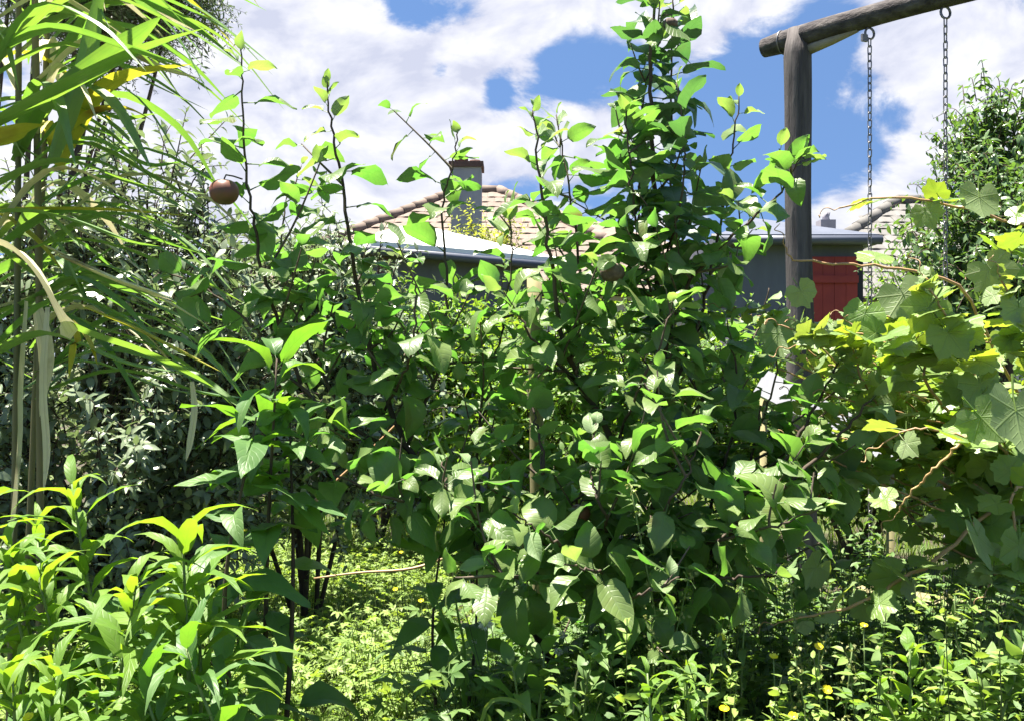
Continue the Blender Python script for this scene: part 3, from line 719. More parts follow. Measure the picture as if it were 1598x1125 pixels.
# ------------------------------------------------------------------ generic leafy shrub / tree crowns
def bush(name, label, cat, base, crown_c, crown_r, n_twigs, tpls, leaf, spacing, mat, mat_tip=None, twig=(.2, .45), up=.5, n_parts=120, trunk=.03, n_limbs=6, seed=1,
         bark='bark', low=None, shell=.35, group=None, hang=0.0, elev=(.2, .8), clip=None, stem_r=.004):
    global rng
    keep = rng; rng = np.random.default_rng(seed)
    base = np.array(base, float); cc = np.array(crown_c, float); cr = np.array(crown_r, float)
    t = thing(name, label, cat, base, group)
    L = Leaves(tpls); W = Acc()
    limbs = []
    for k in range(n_limbs):
        dirn = rand_dir(); dirn[2] = abs(dirn[2]) * .8
        end = cc + dirn * cr * rng.uniform(.55, .85)
        mid = base + (end - base) * .5 + rng.normal(0, .08, 3) * cr.mean() + np.array([0, 0, .12]) * cr[2]
        pth = spline([base + rng.normal(0, .02, 3) * (1, 1, 0), mid, end], 10); limbs.append(pth)
        V, Q, T = tube(pth, np.linspace(trunk * (1 if k == 0 else .7), .006, 10), 6); W.add(V, Q, T)
    for k in range(n_twigs):
        q = rand_dir(); rr = (shell + (1 - shell) * rng.uniform()) ** .6
        lump = 1 + .22 * math.sin(q[0] * 5 + seed) * math.cos(q[2] * 4 + q[1] * 3 + seed * 2)
        p = cc + q * cr * rr * lump * .92
        if clip and not clip(p): continue
        d = unit(q * .7 + np.array([0, 0, up]) + rng.normal(0, .45, 3)); ln = rng.uniform(*twig)
        e = p + d * ln; m = (p + e) / 2 + rng.normal(0, .06, 3) * ln + np.array([0, 0, .12]) * ln
        e = e + np.array([0, 0, -hang * ln])
        pth = spline([p, m, e], 7); V, Q, T = tube(pth, np.linspace(stem_r, .0015, 7), 3, cap=False); W.add(V, Q)
        shoot(pth, L, spacing, leaf, mat, mat_tip, elev=elev, tip_from=.7, jitter=.35)
    tr = link('trunk', W.mesh('trunk', bark), t)
    L.finish(t, n_parts, low=low, rest='crown')
    rng = keep
    return t

# silvery shrubs at the left, dark inside
bush('feijoa_shrub', 'dense silvery grey-green shrub behind the cane grass', 'shrub', (-1.65, 3.6, 0), (-1.72, 3.6, 1.15), (.86, .55, 1.05), 1500, SMALL, .066, .020, 'silver_leaf', None,
     twig=(.14, .34), n_parts=220, trunk=.022, n_limbs=9, seed=3, shell=.3, low=SMALL_LOW)
bush('feijoa_shrub', 'smaller silvery shrub between the apple tree and the cane grass', 'shrub', (-.98, 4.3, 0), (-1.0, 4.3, 1.30), (.55, .4, .72), 800, SMALL, .066, .020, 'silver_leaf', None,
     twig=(.14, .34), n_parts=100, trunk=.02, n_limbs=7, seed=5, shell=.25, low=SMALL_LOW)
# olive tree at the top left
bush('olive_tree', 'olive tree with fine dark leaves rising behind the cane grass', 'tree', (-4.3, 7.5, 0), (-3.45, 7.5, 4.72), (.95, 1.0, .68), 1500, NARROW, .08, .023, 'olive_leaf', None,
     twig=(.25, .5), n_parts=150, trunk=.06, n_limbs=9, seed=8, shell=.15, up=.2, hang=.2, low=NARROW_LOW)
# pear trees at the right
bush('pear_tree', 'dense dark glossy pear tree behind the grapevine', 'tree', (2.75, 4.75, 0), (2.72, 4.75, 1.92), (.58, .55, .52), 800, BROAD, .065, .022, 'pear_leaf', None,
     twig=(.14, .34), n_parts=160, trunk=.05, n_limbs=9, seed=11, shell=.25, up=.7, hang=.3, elev=(-.35, .2), low=SMALL_LOW)
bush('pear_tree', 'upright leafy top of a pear tree beside the right swing chain', 'tree', (2.7, 5.15, 0), (2.78, 5.15, 2.45), (.26, .3, .52), 260, BROAD, .075, .024, 'pear_leaf', None,
     twig=(.12, .28), n_parts=80, trunk=.03, n_limbs=5, seed=12, shell=.2, up=1.0, hang=.3, elev=(-.35, .2), low=SMALL_LOW)
# garden shrubs in the middle distance
mids = [('bright green leafy shrub in front of the grey shed', -.95, 6.2, 1.15, .75, .62, 'shrub_leaf', 31), ('bright green leafy shrub below the chimney', -.25, 6.6, 1.2, .7, .55, 'shrub_leaf', 32),
        ('mid green shrub behind the wooden stake', .35, 5.6, 1.0, .65, .55, 'shrub_leaf', 33), ('green shrub behind the apple tree leader', 1.0, 6.3, 1.1, .7, .65, 'shrub_leaf', 34),
        ('low green shrub in front of the blue-grey shed', 1.75, 6.7, .95, .7, .55, 'shrub_leaf', 35), ('green shrub at the foot of the swing post', 2.3, 5.9, .75, .6, .5, 'shrub_leaf', 36),
        ('tall golden shrub between chimney and apple tree', -.36, 10.5, 2.2, .5, .75, 'gold_leaf', 37), ('green bush beside the far house roof', 4.6, 9.5, 1.5, 1.1, .9, 'shrub_leaf', 38),
        ('dark bush behind the silvery shrubs', -3.4, 7.2, 1.5, 1.3, 1.2, 'olive_leaf', 39)]
for lab, x, y, zc, rx, rz, mt, sd in mids:
    bush('garden_shrub', lab, 'shrub', (x, y, 0), (x, y, zc), (rx, rx * .8, rz), 420, SMALL, .085, .032, mt, None, twig=(.2, .5), n_parts=40, trunk=.03, n_limbs=7, seed=sd, shell=.2, low=SMALL_LOW, group='garden shrubs in the middle distance')

# ------------------------------------------------------------------ the apple tree
def build_apple():
    Yb = 2.25; base = np.array([.22, Yb, float(gz(0, Yb))])
    t = thing('apple_tree', 'young spreading apple tree with tall leafy shoots and unripe apples', 'apple tree', base)
    L = Leaves(APPLE)
    fork = np.array([.20, Yb, .44])
    link('trunk', tube_mesh('trunk', spline([base + (0, 0, -.03), base + (.01, 0, .1), fork, fork + (.0, 0, .12)], 14), np.linspace(.036, .024, 14), 'bark', 10), t)
    def pts(l): return [at(*q) for q in l]
    # (points in the photograph with their distance), radius at the foot, fraction from which the one-year shoot starts
    limbs = [
        ([fork, *pts([(760, 850, 2.2), (690, 770, 2.15), (640, 700, 2.1), (595, 605, 2.1), (568, 500, 2.08), (548, 380, 2.05), (530, 270, 2.05), (517, 190, 2.05), (511, 128, 2.05)])], .016, .52),
        (pts([(636, 694, 2.1), (672, 610, 2.12), (693, 520, 2.15), (697, 430, 2.17), (690, 330, 2.2), (704, 262, 2.2), (716, 203, 2.2)]), .008, .25),
        ([fork, *pts([(1005, 780, 2.2), (962, 695, 2.12), (905, 590, 2.08), (876, 520, 2.05), (862, 430, 2.03), (850, 330, 2.0), (838, 240, 2.0), (832, 168, 2.0)])], .016, .5),
        (pts([(890, 560, 2.07), (905, 450, 2.15), (897, 350, 2.2), (884, 270, 2.22), (868, 180, 2.25)]), .007, .2),
        ([fork, *pts([(1010, 850, 2.2), (1030, 640, 2.15), (1022, 440, 2.12), (1018, 260, 2.1), (1016, 110, 2.1), (1024, -30, 2.1), (1028, -90, 2.1)])], .018, .32, .62),
        (pts([(1030, 640, 2.16), (1042, 480, 2.28), (1050, 330, 2.32), (1046, 180, 2.3), (1048, 40, 2.2), (1050, -20, 2.2)]), .008, .1, .62),
        (pts([(1028, 560, 2.15), (1010, 430, 2.05), (988, 320, 2.0), (980, 230, 2.0), (979, 165, 2.0)]), .006, .15),
        (pts([(1032, 640, 2.15), (1085, 520, 2.2), (1112, 410, 2.2), (1130, 310, 2.2), (1145, 220, 2.2), (1153, 150, 2.2)]), .008, .25),
        (pts([(1020, 640, 2.15), (1060, 470, 2.05), (1115, 395, 2.0), (1180, 335, 1.97), (1228, 290, 1.95), (1252, 238, 1.95)]), .008, .25),
        ([fork, *pts([(1060, 860, 2.15), (1150, 780, 2.05), (1215, 730, 2.0), (1262, 650, 1.96), (1300, 580, 1.93), (1325, 510, 1.92)])], .012, .35),
        ([fork, *pts([(1080, 900, 2.05), (1190, 790, 1.95), (1280, 710, 1.9), (1345, 640, 1.87), (1398, 585, 1.85)])], .011, .4),
        (pts([(1100, 820, 2.1), (1140, 690, 2.08), (1150, 590, 2.05), (1135, 500, 2.05)]), .007, .2),
        (pts([(690, 768, 2.15), (590, 690, 2.1), (500, 630, 2.05), (430, 560, 2.0), (375, 490, 2.0), (300, 440, 2.0), (240, 420, 2.0)]), .009, .35),
        (pts([(470, 600, 2.04), (430, 480, 2.03), (402, 380, 2.0), (386, 280, 2.0), (379, 170, 2.0), (375, 75, 2.0)]), .008, .2),
        (pts([(545, 660, 2.08), (480, 540, 2.15), (450, 450, 2.2), (440, 350, 2.25), (470, 260, 2.3)]), .007, .2),
        (pts([(740, 800, 2.2), (745, 690, 2.2), (768, 590, 2.2), (785, 500, 2.2), (800, 400, 2.2), (790, 320, 2.2)]), .008, .25),
        (pts([(700, 780, 2.15), (620, 780, 2.0), (540, 745, 1.95), (470, 700, 1.95)]), .007, .2),
        (pts([(780, 860, 2.2), (740, 800, 2.0), (700, 770, 1.9), (690, 720, 1.88)]), .007, .3),
        (pts([(840, 840, 2.2), (850, 740, 2.0), (835, 660, 1.95), (820, 600, 1.95)]), .007, .3),
        (pts([(960, 880, 2.2), (940, 800, 1.95), (925, 740, 1.9), (930, 660, 1.88)]), .007, .3),
        (pts([(900, 870, 2.2), (860, 840, 1.95), (800, 800, 1.85)]), .006, .2),
        (pts([(1000, 860, 2.2), (1040, 790, 1.9), (1080, 720, 1.85), (1100, 640, 1.85)]), .007, .3),
        (pts([(960, 900, 2.2), (930, 890, 1.95), (880, 880, 1.85)]), .006, .2),
        (pts([(1022, 440, 2.12), (1060, 330, 2.0), (1068, 220, 2.0), (1055, 130, 2.0)]), .005, .25, .9),
        (pts([(1022, 420, 2.12), (1000, 300, 2.2), (1005, 150, 2.2), (1035, 50, 2.15)]), .005, .25, .9),
        (pts([(1060, 860, 2.15), (1130, 840, 1.95), (1210, 820, 1.85), (1290, 790, 1.8)]), .007, .15),
        (pts([(1080, 900, 2.1), (1150, 900, 1.9), (1230, 890, 1.85)]), .006, .15),
        (pts([(1150, 780, 2.05), (1180, 680, 2.1), (1210, 590, 2.1), (1225, 520, 2.1)]), .006, .15),
        (pts([(1190, 790, 1.95), (1270, 760, 2.0), (1340, 720, 2.05), (1380, 660, 2.05)]), .006, .15),
        (pts([(1030, 700, 2.16), (1120, 600, 2.3), (1180, 520, 2.35), (1200, 450, 2.35)]), .006, .2),
        (pts([(960, 700, 2.12), (1000, 600, 1.9), (1030, 540, 1.86), (1050, 470, 1.85)]), .006, .2),
        (pts([(850, 900, 2.2), (800, 900, 1.95), (760, 870, 1.88)]), .006, .15),
        (pts([(960, 930, 2.2), (1000, 930, 1.95), (1060, 900, 1.88)]), .006, .15),
        (pts([(600, 640, 2.1), (640, 560, 1.95), (650, 470, 1.92), (640, 420, 1.92)]), .006, .2),
        (pts([(905, 600, 2.08), (840, 540, 1.95), (800, 480, 1.92), (760, 450, 1.92)]), .006, .2),
    ]
    twigs = []
    for l, r0, s0, *dn in limbs:
        l = [np.asarray(q) for q in l]; n = 10 + 4 * len(l); pth = spline(l, n)
        fw = np.clip((1.35 - pth[:, 2]) / .5, 0, 1) * np.clip(np.linspace(0, 3, n), 0, 1) * np.clip((2.2 - pth[:, 1]) / .2, 0, 1)   # low wood pulled towards the camera so its leaves catch the sun
        pth = np.array([0, 0, CH]) + (pth - np.array([0, 0, CH])) * (1 - .15 * fw)[:, None]
        pth[2:-1] += rng.normal(0, .0025, (n - 3, 3))
        link('branch', tube_mesh('branch', pth, np.linspace(r0 * .62, .0016, n), 'bark', 7), t)
        shoot(pth, L, .027 * (dn[0] if dn else 1), .100, 'apple_backlit_dark' if dn else 'apple_leaf', 'apple_young', tip_from=.87, elev=(.12, 1.15), start=s0 * .8, size_tip=.28, jitter=.30)
        # spurs on the older wood and side twigs
        m = len(pth)
        for i in range(2, int(m * .9), 1):
            old = i < m * max(s0, .3)
            z = pth[i][2]
            if rng.uniform() < (.46 if old else .10):
                tg = unit(pth[i + 1] - pth[i]); x, y = perp(tg); a = rng.uniform(0, 6.28)
                d = unit(math.cos(a) * x + math.sin(a) * y + np.array([0, 0, .35]) + tg * .4)
                ln = rng.uniform(.05, .13) if rng.uniform() < .45 else rng.uniform(.14, .32)
                if not old: ln *= .6
                e = pth[i] + d * ln + np.array([0, 0, .03]); twigs.append(spline([pth[i], pth[i] + d * ln * .5 + rng.normal(0, .01, 3), e], 6))
    W = Acc()
    for tw in twigs:
        V, Q, T = tube(tw, np.linspace(.0035, .0016, 6), 4, cap=False); W.add(V, Q)
        shoot(tw, L, .026, .076, 'apple_leaf', 'apple_young' if rng.uniform() < .3 else None, tip_from=.8, elev=(.2, .9), start=.15, size_tip=.6, jitter=.35)
    o = link('twigs', W.mesh('twigs', 'twig'), t); o['kind'] = 'stuff'
    L.thin(555, 350, 745, 440, .6); L.thin(1165, 380, 1350, 480, .3); L.thin(430, 830, 660, 1130, .12)
    L.finish(t, 300, front=.6)
    # fruit: slightly ribbed globe with a hollow at the stalk and the dried calyx
    def apple(pos, r, mat, label, top):
        V = []; n, m = 12, 16
        for i in range(n + 1):
            th = math.pi * i / n
            for j in range(m):
                ph = 2 * math.pi * j / m
                rr = math.sin(th) * (1 + .05 * math.cos(5 * ph) * math.sin(th / 2) ** 2 + (.09 * math.sin(7 * ph + 3 * th) * math.cos(5 * th) if mat == 'dry_fruit' else .03 * math.sin(2 * ph + th)))
                zz = math.cos(th) * (.98 if mat == 'apple_skin' else .85) - .22 * math.exp(-(th / .45) ** 2) + .12 * math.exp(-((math.pi - th) / .4) ** 2)
                V.append((pos[0] + r * rr * math.cos(ph), pos[1] + r * rr * math.sin(ph), pos[2] + r * zz))
        Q = [(i * m + j, (i + 1) * m + j, (i + 1) * m + (j + 1) % m, i * m + (j + 1) % m) for i in range(n) for j in range(m)]
        a = link('apple', mesh_from('apple', V, Q, mats=[mat]), t); a['label'] = label
        st = link('stalk', tube_mesh('stalk', spline([pos + (0, 0, r * .6), pos + (.004, 0, r * 1.2), top], 5), .0018, 'twig', 5)); st.parent = a
        cx = Acc()
        for k in range(5):
            aa = k * 1.257; cx.add([(pos[0] + .002 * math.cos(aa - .8), pos[1] + .002 * math.sin(aa - .8), pos[2] - r * .78), (pos[0] + .002 * math.cos(aa + .8), pos[1] + .002 * math.sin(aa + .8), pos[2] - r * .78), (pos[0] + .008 * math.cos(aa), pos[1] + .008 * math.sin(aa), pos[2] - r * 1.02)], None, [(0, 1, 2)])
        c = link('calyx', cx.mesh('calyx', 'twig')); c.parent = a
        for q in (st, c): q.matrix_parent_inverse = Matrix.Identity(4)
    apple(at(350, 300, 1.93), .031, 'apple_skin', 'reddish unripe apple on the tall thin shoot', at(378, 280, 1.98))
    apple(at(955, 425, 1.92), .027, 'dry_fruit', 'brown shrivelled apple beside the leader', at(975, 390, 2.0))
    apple(at(1046, 38, 2.05), .017, 'dry_fruit', 'small dark apple high on the leader', at(1030, 25, 2.1))
    apple(at(905, 800, 1.9), .022, 'apple_skin', 'small unripe apple in the shade', at(925, 780, 1.92))
build_apple()
SK = thing('wooden_stake', 'weathered wooden stake supporting the apple tree', 'stake', (at(838, 0, 2.5)[0], 2.5, 0))
_x = at(838, 0, 2.5)[0]
link('pole', tube_mesh('pole', np.stack([np.linspace(_x + .02, _x - .008, 14), np.full(14, 2.5), np.linspace(-.02, at(0, 430, 2.5)[2], 14)], -1), .021 + .0015 * np.sin(np.arange(14) * 1.7), 'stake_wood', 10), SK)
link('tie', tube_mesh('tie', np.array([(_x + .024 * math.cos(a), 2.5 + .024 * math.sin(a), at(0, 640, 2.5)[2] + .004 * a) for a in np.linspace(0, 12.5, 30)]), .003, 'near_black', 5), SK)

# ------------------------------------------------------------------ cane grass at the left edge
def ribbon(P, wmax, fold=.35, twist0=0.0, twist1=0.0, n=13, tip=.35, base=.6, nrm=(0, 0, 1)):
    """long strap leaf along a curve"""
    pth = spline(P, n); T = unit(np.gradient(pth, axis=0)); V = []; U = []
    N0 = np.asarray(nrm, float)
    for i in range(n):
        f = i / (n - 1); wv = wmax * min(1, base + (1 - base) * f / .25) * (1 if f < 1 - tip else max(((1 - f) / tip) ** .75, .02))
        x = unit(np.cross(T[i], N0)); z = np.cross(x, T[i]); a = twist0 + (twist1 - twist0) * f
        X = x * math.cos(a) + z * math.sin(a); Z = z * math.cos(a) - x * math.sin(a)
        for u in (-1, 0, 1):
            V.append(pth[i] + X * u * wv * .5 * math.cos(fold) + Z * abs(u) * wv * .5 * math.sin(fold)); U.append((.5 + .5 * u, f))
    Q = [(i * 3 + j, i * 3 + j + 1, i * 3 + j + 4, i * 3 + j + 3) for i in range(n - 1) for j in (0, 1)]
    return np.array(V), np.array(Q, np.int32), np.array(U)
AT = at
def build_cane():
    K = 1.3                                                # the clump stands behind the leafy shoots
    def at(px, py, Y): return AT(px, py, Y * K)
    t = thing('cane_grass', 'tall cane grass with long arching strap leaves and dry dead blades', 'cane grass', (at(40, 0, 1.6)[0], 1.6 * K, 0))
    def strap(l, wd, mat, **k):
        V, Q, U = ribbon([at(*q) for q in l], wd * K, **k)
        link('leaf', mesh_from('strap_leaf', V, Q, None, U, np.zeros(len(V)), [mat]), t)
    stems = [(8, 30, 1.66, .007), (60, 52, 1.66, .008), (20, 80, 1.78, .007), (-40, -30, 1.5, .011), (-90, -60, 1.7, .010)]
    for a, b, Y, r in stems:
        r *= K; p0 = at(a, 0, Y); p0[2] = .1; top = at(b, -160, Y)
        pth = spline([p0, (p0 + top) / 2 + np.array([.01, 0, 0]), top], 24); rr = np.full(24, r) * np.linspace(1, .75, 24); rr[3::4] *= 1.12
        link('stem', tube_mesh('stem', pth, rr, 'cane_stem', 8), t)
    G, Yl, D = 'reed_leaf', 'reed_yellow', 'reed_dry'
    # blades read from the photograph
    strap([(-30, 205, 1.5), (60, 160, 1.48), (170, 105, 1.45), (250, 70, 1.43), (322, 44, 1.4)], .032, G, twist0=.5, twist1=-.3)
    strap([(60, 170, 1.55), (130, 118, 1.5), (195, 72, 1.48), (252, 26, 1.46)], .040, G, twist0=.9, twist1=.6)
    strap([(80, 250, 1.55), (110, 160, 1.52), (138, 70, 1.5), (165, -50, 1.5)], .036, G, twist0=1.1, twist1=1.3)
    strap([(90, 260, 1.6), (118, 200, 1.58), (150, 150, 1.56), (205, 118, 1.54), (300, 101, 1.5)], .034, Yl, twist0=.7, twist1=.2)
    strap([(100, 210, 1.56), (150, 176, 1.55), (200, 172, 1.53), (243, 192, 1.52)], .022, Yl, twist0=.2)
    strap([(-30, 225, 1.5), (30, 210, 1.5), (70, 195, 1.52)], .04, Yl, twist0=.8)
    strap([(-40, 335, 1.5), (50, 332, 1.46), (120, 348, 1.42), (200, 378, 1.4), (250, 385, 1.4)], .026, G, twist0=.1)
    strap([(-20, 330, 1.55), (80, 328, 1.5), (180, 330, 1.5), (300, 338, 1.5)], .022, Yl)
    strap([(-30, 375, 1.35), (20, 392, 1.33), (60, 435, 1.32), (92, 500, 1.32), (110, 530, 1.33)], .042, D, twist0=.3, twist1=.5, tip=.1)
    strap([(90, 500, 1.33), (140, 525, 1.33), (230, 555, 1.34), (335, 605, 1.36)], .036, G, twist0=.4, twist1=.1, tip=.12)
    strap([(130, 480, 1.42), (210, 515, 1.42), (290, 555, 1.42), (345, 580, 1.42)], .022, Yl, tip=.4)
    strap([(70, 385, 1.5), (160, 430, 1.5), (240, 462, 1.5), (330, 512, 1.5)], .026, D)
    strap([(90, 400, 1.45), (180, 440, 1.44), (270, 470, 1.44)], .034, D, tip=.2)
    strap([(110, 500, 1.4), (118, 540, 1.4), (108, 590, 1.4)], .024, Yl)
    strap([(110, 500, 1.4), (135, 530, 1.4), (152, 570, 1.4)], .018, Yl)
    strap([(40, 470, 1.5), (30, 600, 1.48), (28, 700, 1.46), (10, 885, 1.45)], 0.015, D, twist0=1.4, twist1=1.6, tip=.1, nrm=(0, -1, .1))
    strap([(75, 480, 1.52), (68, 600, 1.5), (74, 700, 1.5), (68, 770, 1.5)], .014, D, tip=.3, nrm=(0, -1, .1))
    strap([(300, 595, 1.5), (304, 640, 1.5), (297, 690, 1.5), (290, 720, 1.5)], .012, D, nrm=(0, -1, .1))
    strap([(60, 480, 1.6), (75, 560, 1.6), (62, 650, 1.6)], 0.031, D, nrm=(0, -1, .1), tip=.5)
    # more blades leaving the stems all round
    for k in range(120):
        a, b, Y, r = stems[k % 5]; py = rng.uniform(-40, 640); f = (py + 160) / 1400.0
        p = at(b + (a - b) * f, py, Y); az = rng.uniform(-.9, 1.0) if k % 4 else rng.uniform(0, 6.28)
        hd = np.array([math.cos(az), -math.sin(az) * .8, 0]); ln = rng.uniform(.26, .48) * K; st = rng.uniform(.25, 1.1)
        P = [p, p + hd * ln * .35 + np.array([0, 0, .35 * ln * st]), p + hd * ln * .72 + np.array([0, 0, .35 * ln * st - .06]), p + hd * ln + np.array([0, 0, .15 * ln * st - rng.uniform(.05, .35) * ln])]
        if min(q[1] for q in P) < 1.45: continue
        V, Q, U = ribbon(P, rng.uniform(.013, .028) * K, twist0=rng.uniform(-.4, .8), twist1=rng.uniform(-.6, .6))
        link('leaf', mesh_from('strap_leaf', V, Q, None, U, np.zeros(len(V)), [rng.choice([G] * 11 + [Yl, D, D])]), t)
build_cane()

# ------------------------------------------------------------------ leafy shoots with lance leaves at the lower left
def leafy_plant(name, label, cat, base, tips, tpls, size, spacing, old, young, r0=.006, n_parts=80, bark='green_stem', start=.3, tip_from=.55, group=None, elev=(.05, .9), jitter=.22, size_tip=.55, low=None, clear=None):
    t = thing(name, label, cat, base, group); L = Leaves(tpls); b = np.array(base, float)
    for tp in tips:
        tp = np.array(tp, float); m = b + (tp - b) * .55 + np.array([rng.normal(0, .03), rng.normal(0, .03), .06])
        pth = spline([b + rng.normal(0, .01, 3) * (1, 1, 0), m, tp], 16)
        link('stem', tube_mesh('stem', pth, np.linspace(r0, .0018, 16), bark, 6), t)
        shoot(pth, L, spacing, size, old, young, tip_from=tip_from, elev=elev, start=start, size_tip=size_tip, jitter=jitter)
    if clear: L.thin(*clear, .3)
    L.finish(t, n_parts, low=low)
    return t
def gb(px, Y, dy=0.0): 
    p = at(px, 0, Y + dy); return (p[0], Y + dy, float(gz(p[0], Y + dy)))
LG = 'leafy shoots in the lower left corner'
leafy_plant('willowherb', 'leafy shoot with yellow-green tip standing highest, beside dry cane blades', 'plant', gb(160, 1.61), [at(112, 755, 1.56), at(60, 830, 1.66)], LANCE, 0.189, 0.023, 'lance_leaf', 'lance_young', group=LG, start=.35)
leafy_plant('willowherb', 'leafy shoot with bright folded tip in front of sunlit herbs', 'plant', gb(310, 1.47), [at(285, 835, 1.43), at(310, 905, 1.47)], LANCE, 0.230, 0.023, 'lance_leaf', 'lance_young', group=LG, start=.35)
leafy_plant('willowherb', 'arching shoot with many yellow-green leaves spreading left', 'plant', gb(120, 1.43), [at(212, 915, 1.38), at(60, 900, 1.43), at(10, 880, 1.47)], LANCE, 0.215, 0.022, 'lance_leaf', 'lance_young', group=LG, start=.3)
leafy_plant('willowherb', 'short leafy shoot in the bottom left corner', 'plant', gb(70, 1.31), [at(85, 1035, 1.27), at(20, 1060, 1.29), at(150, 1090, 1.31)], LANCE, 0.184, 0.022, 'lance_leaf', 'lance_young', group=LG, start=.4)
leafy_plant('willowherb', 'shaded leafy shoot below the bright folded tip', 'plant', gb(250, 1.61), [at(225, 990, 1.56), at(270, 940, 1.66), at(180, 960, 1.66)], LANCE, 0.215, 0.023, 'lance_leaf', 'lance_leaf', group=LG, start=.35)
leafy_plant('willowherb', 'leafy shoot at the left edge below the dry cane blades', 'plant', gb(10, 1.52), [at(15, 850, 1.49), at(-40, 800, 1.52)], LANCE, .21, .024, 'lance_leaf', 'lance_young', group=LG, start=.35)
leafy_plant('willowherb', 'leafy shoot at the bottom edge left of the dark-stemmed sapling', 'plant', gb(330, 1.33), [at(290, 1010, 1.31), at(220, 1060, 1.31), at(350, 1060, 1.38)], LANCE, .2, .024, 'lance_leaf', 'lance_leaf', group=LG, start=.35)
leafy_plant('broadleaf_sapling', 'sapling with dark stem and large drooping pointed leaves', 'sapling', gb(425, 1.75), [at(432, 560, 1.75), at(400, 650, 1.7), at(452, 640, 1.8)], BROAD, .165, .030, 'lance_leaf', 'lance_leaf', r0=.008, bark='bark', start=.42, elev=(-.25, .5), size_tip=.8, jitter=.3, n_parts=110, clear=(450, 830, 640, 1130))
leafy_plant('broadleaf_sapling', 'sapling with pointed leaves hanging under the apple branches', 'sapling', gb(700, 2.05), [at(695, 800, 1.95), at(745, 850, 2.0)], BROAD, .13, .032, 'lance_leaf', 'lance_leaf', r0=.006, bark='bark', start=.6, elev=(-.4, .4), size_tip=.8, jitter=.3, n_parts=50)

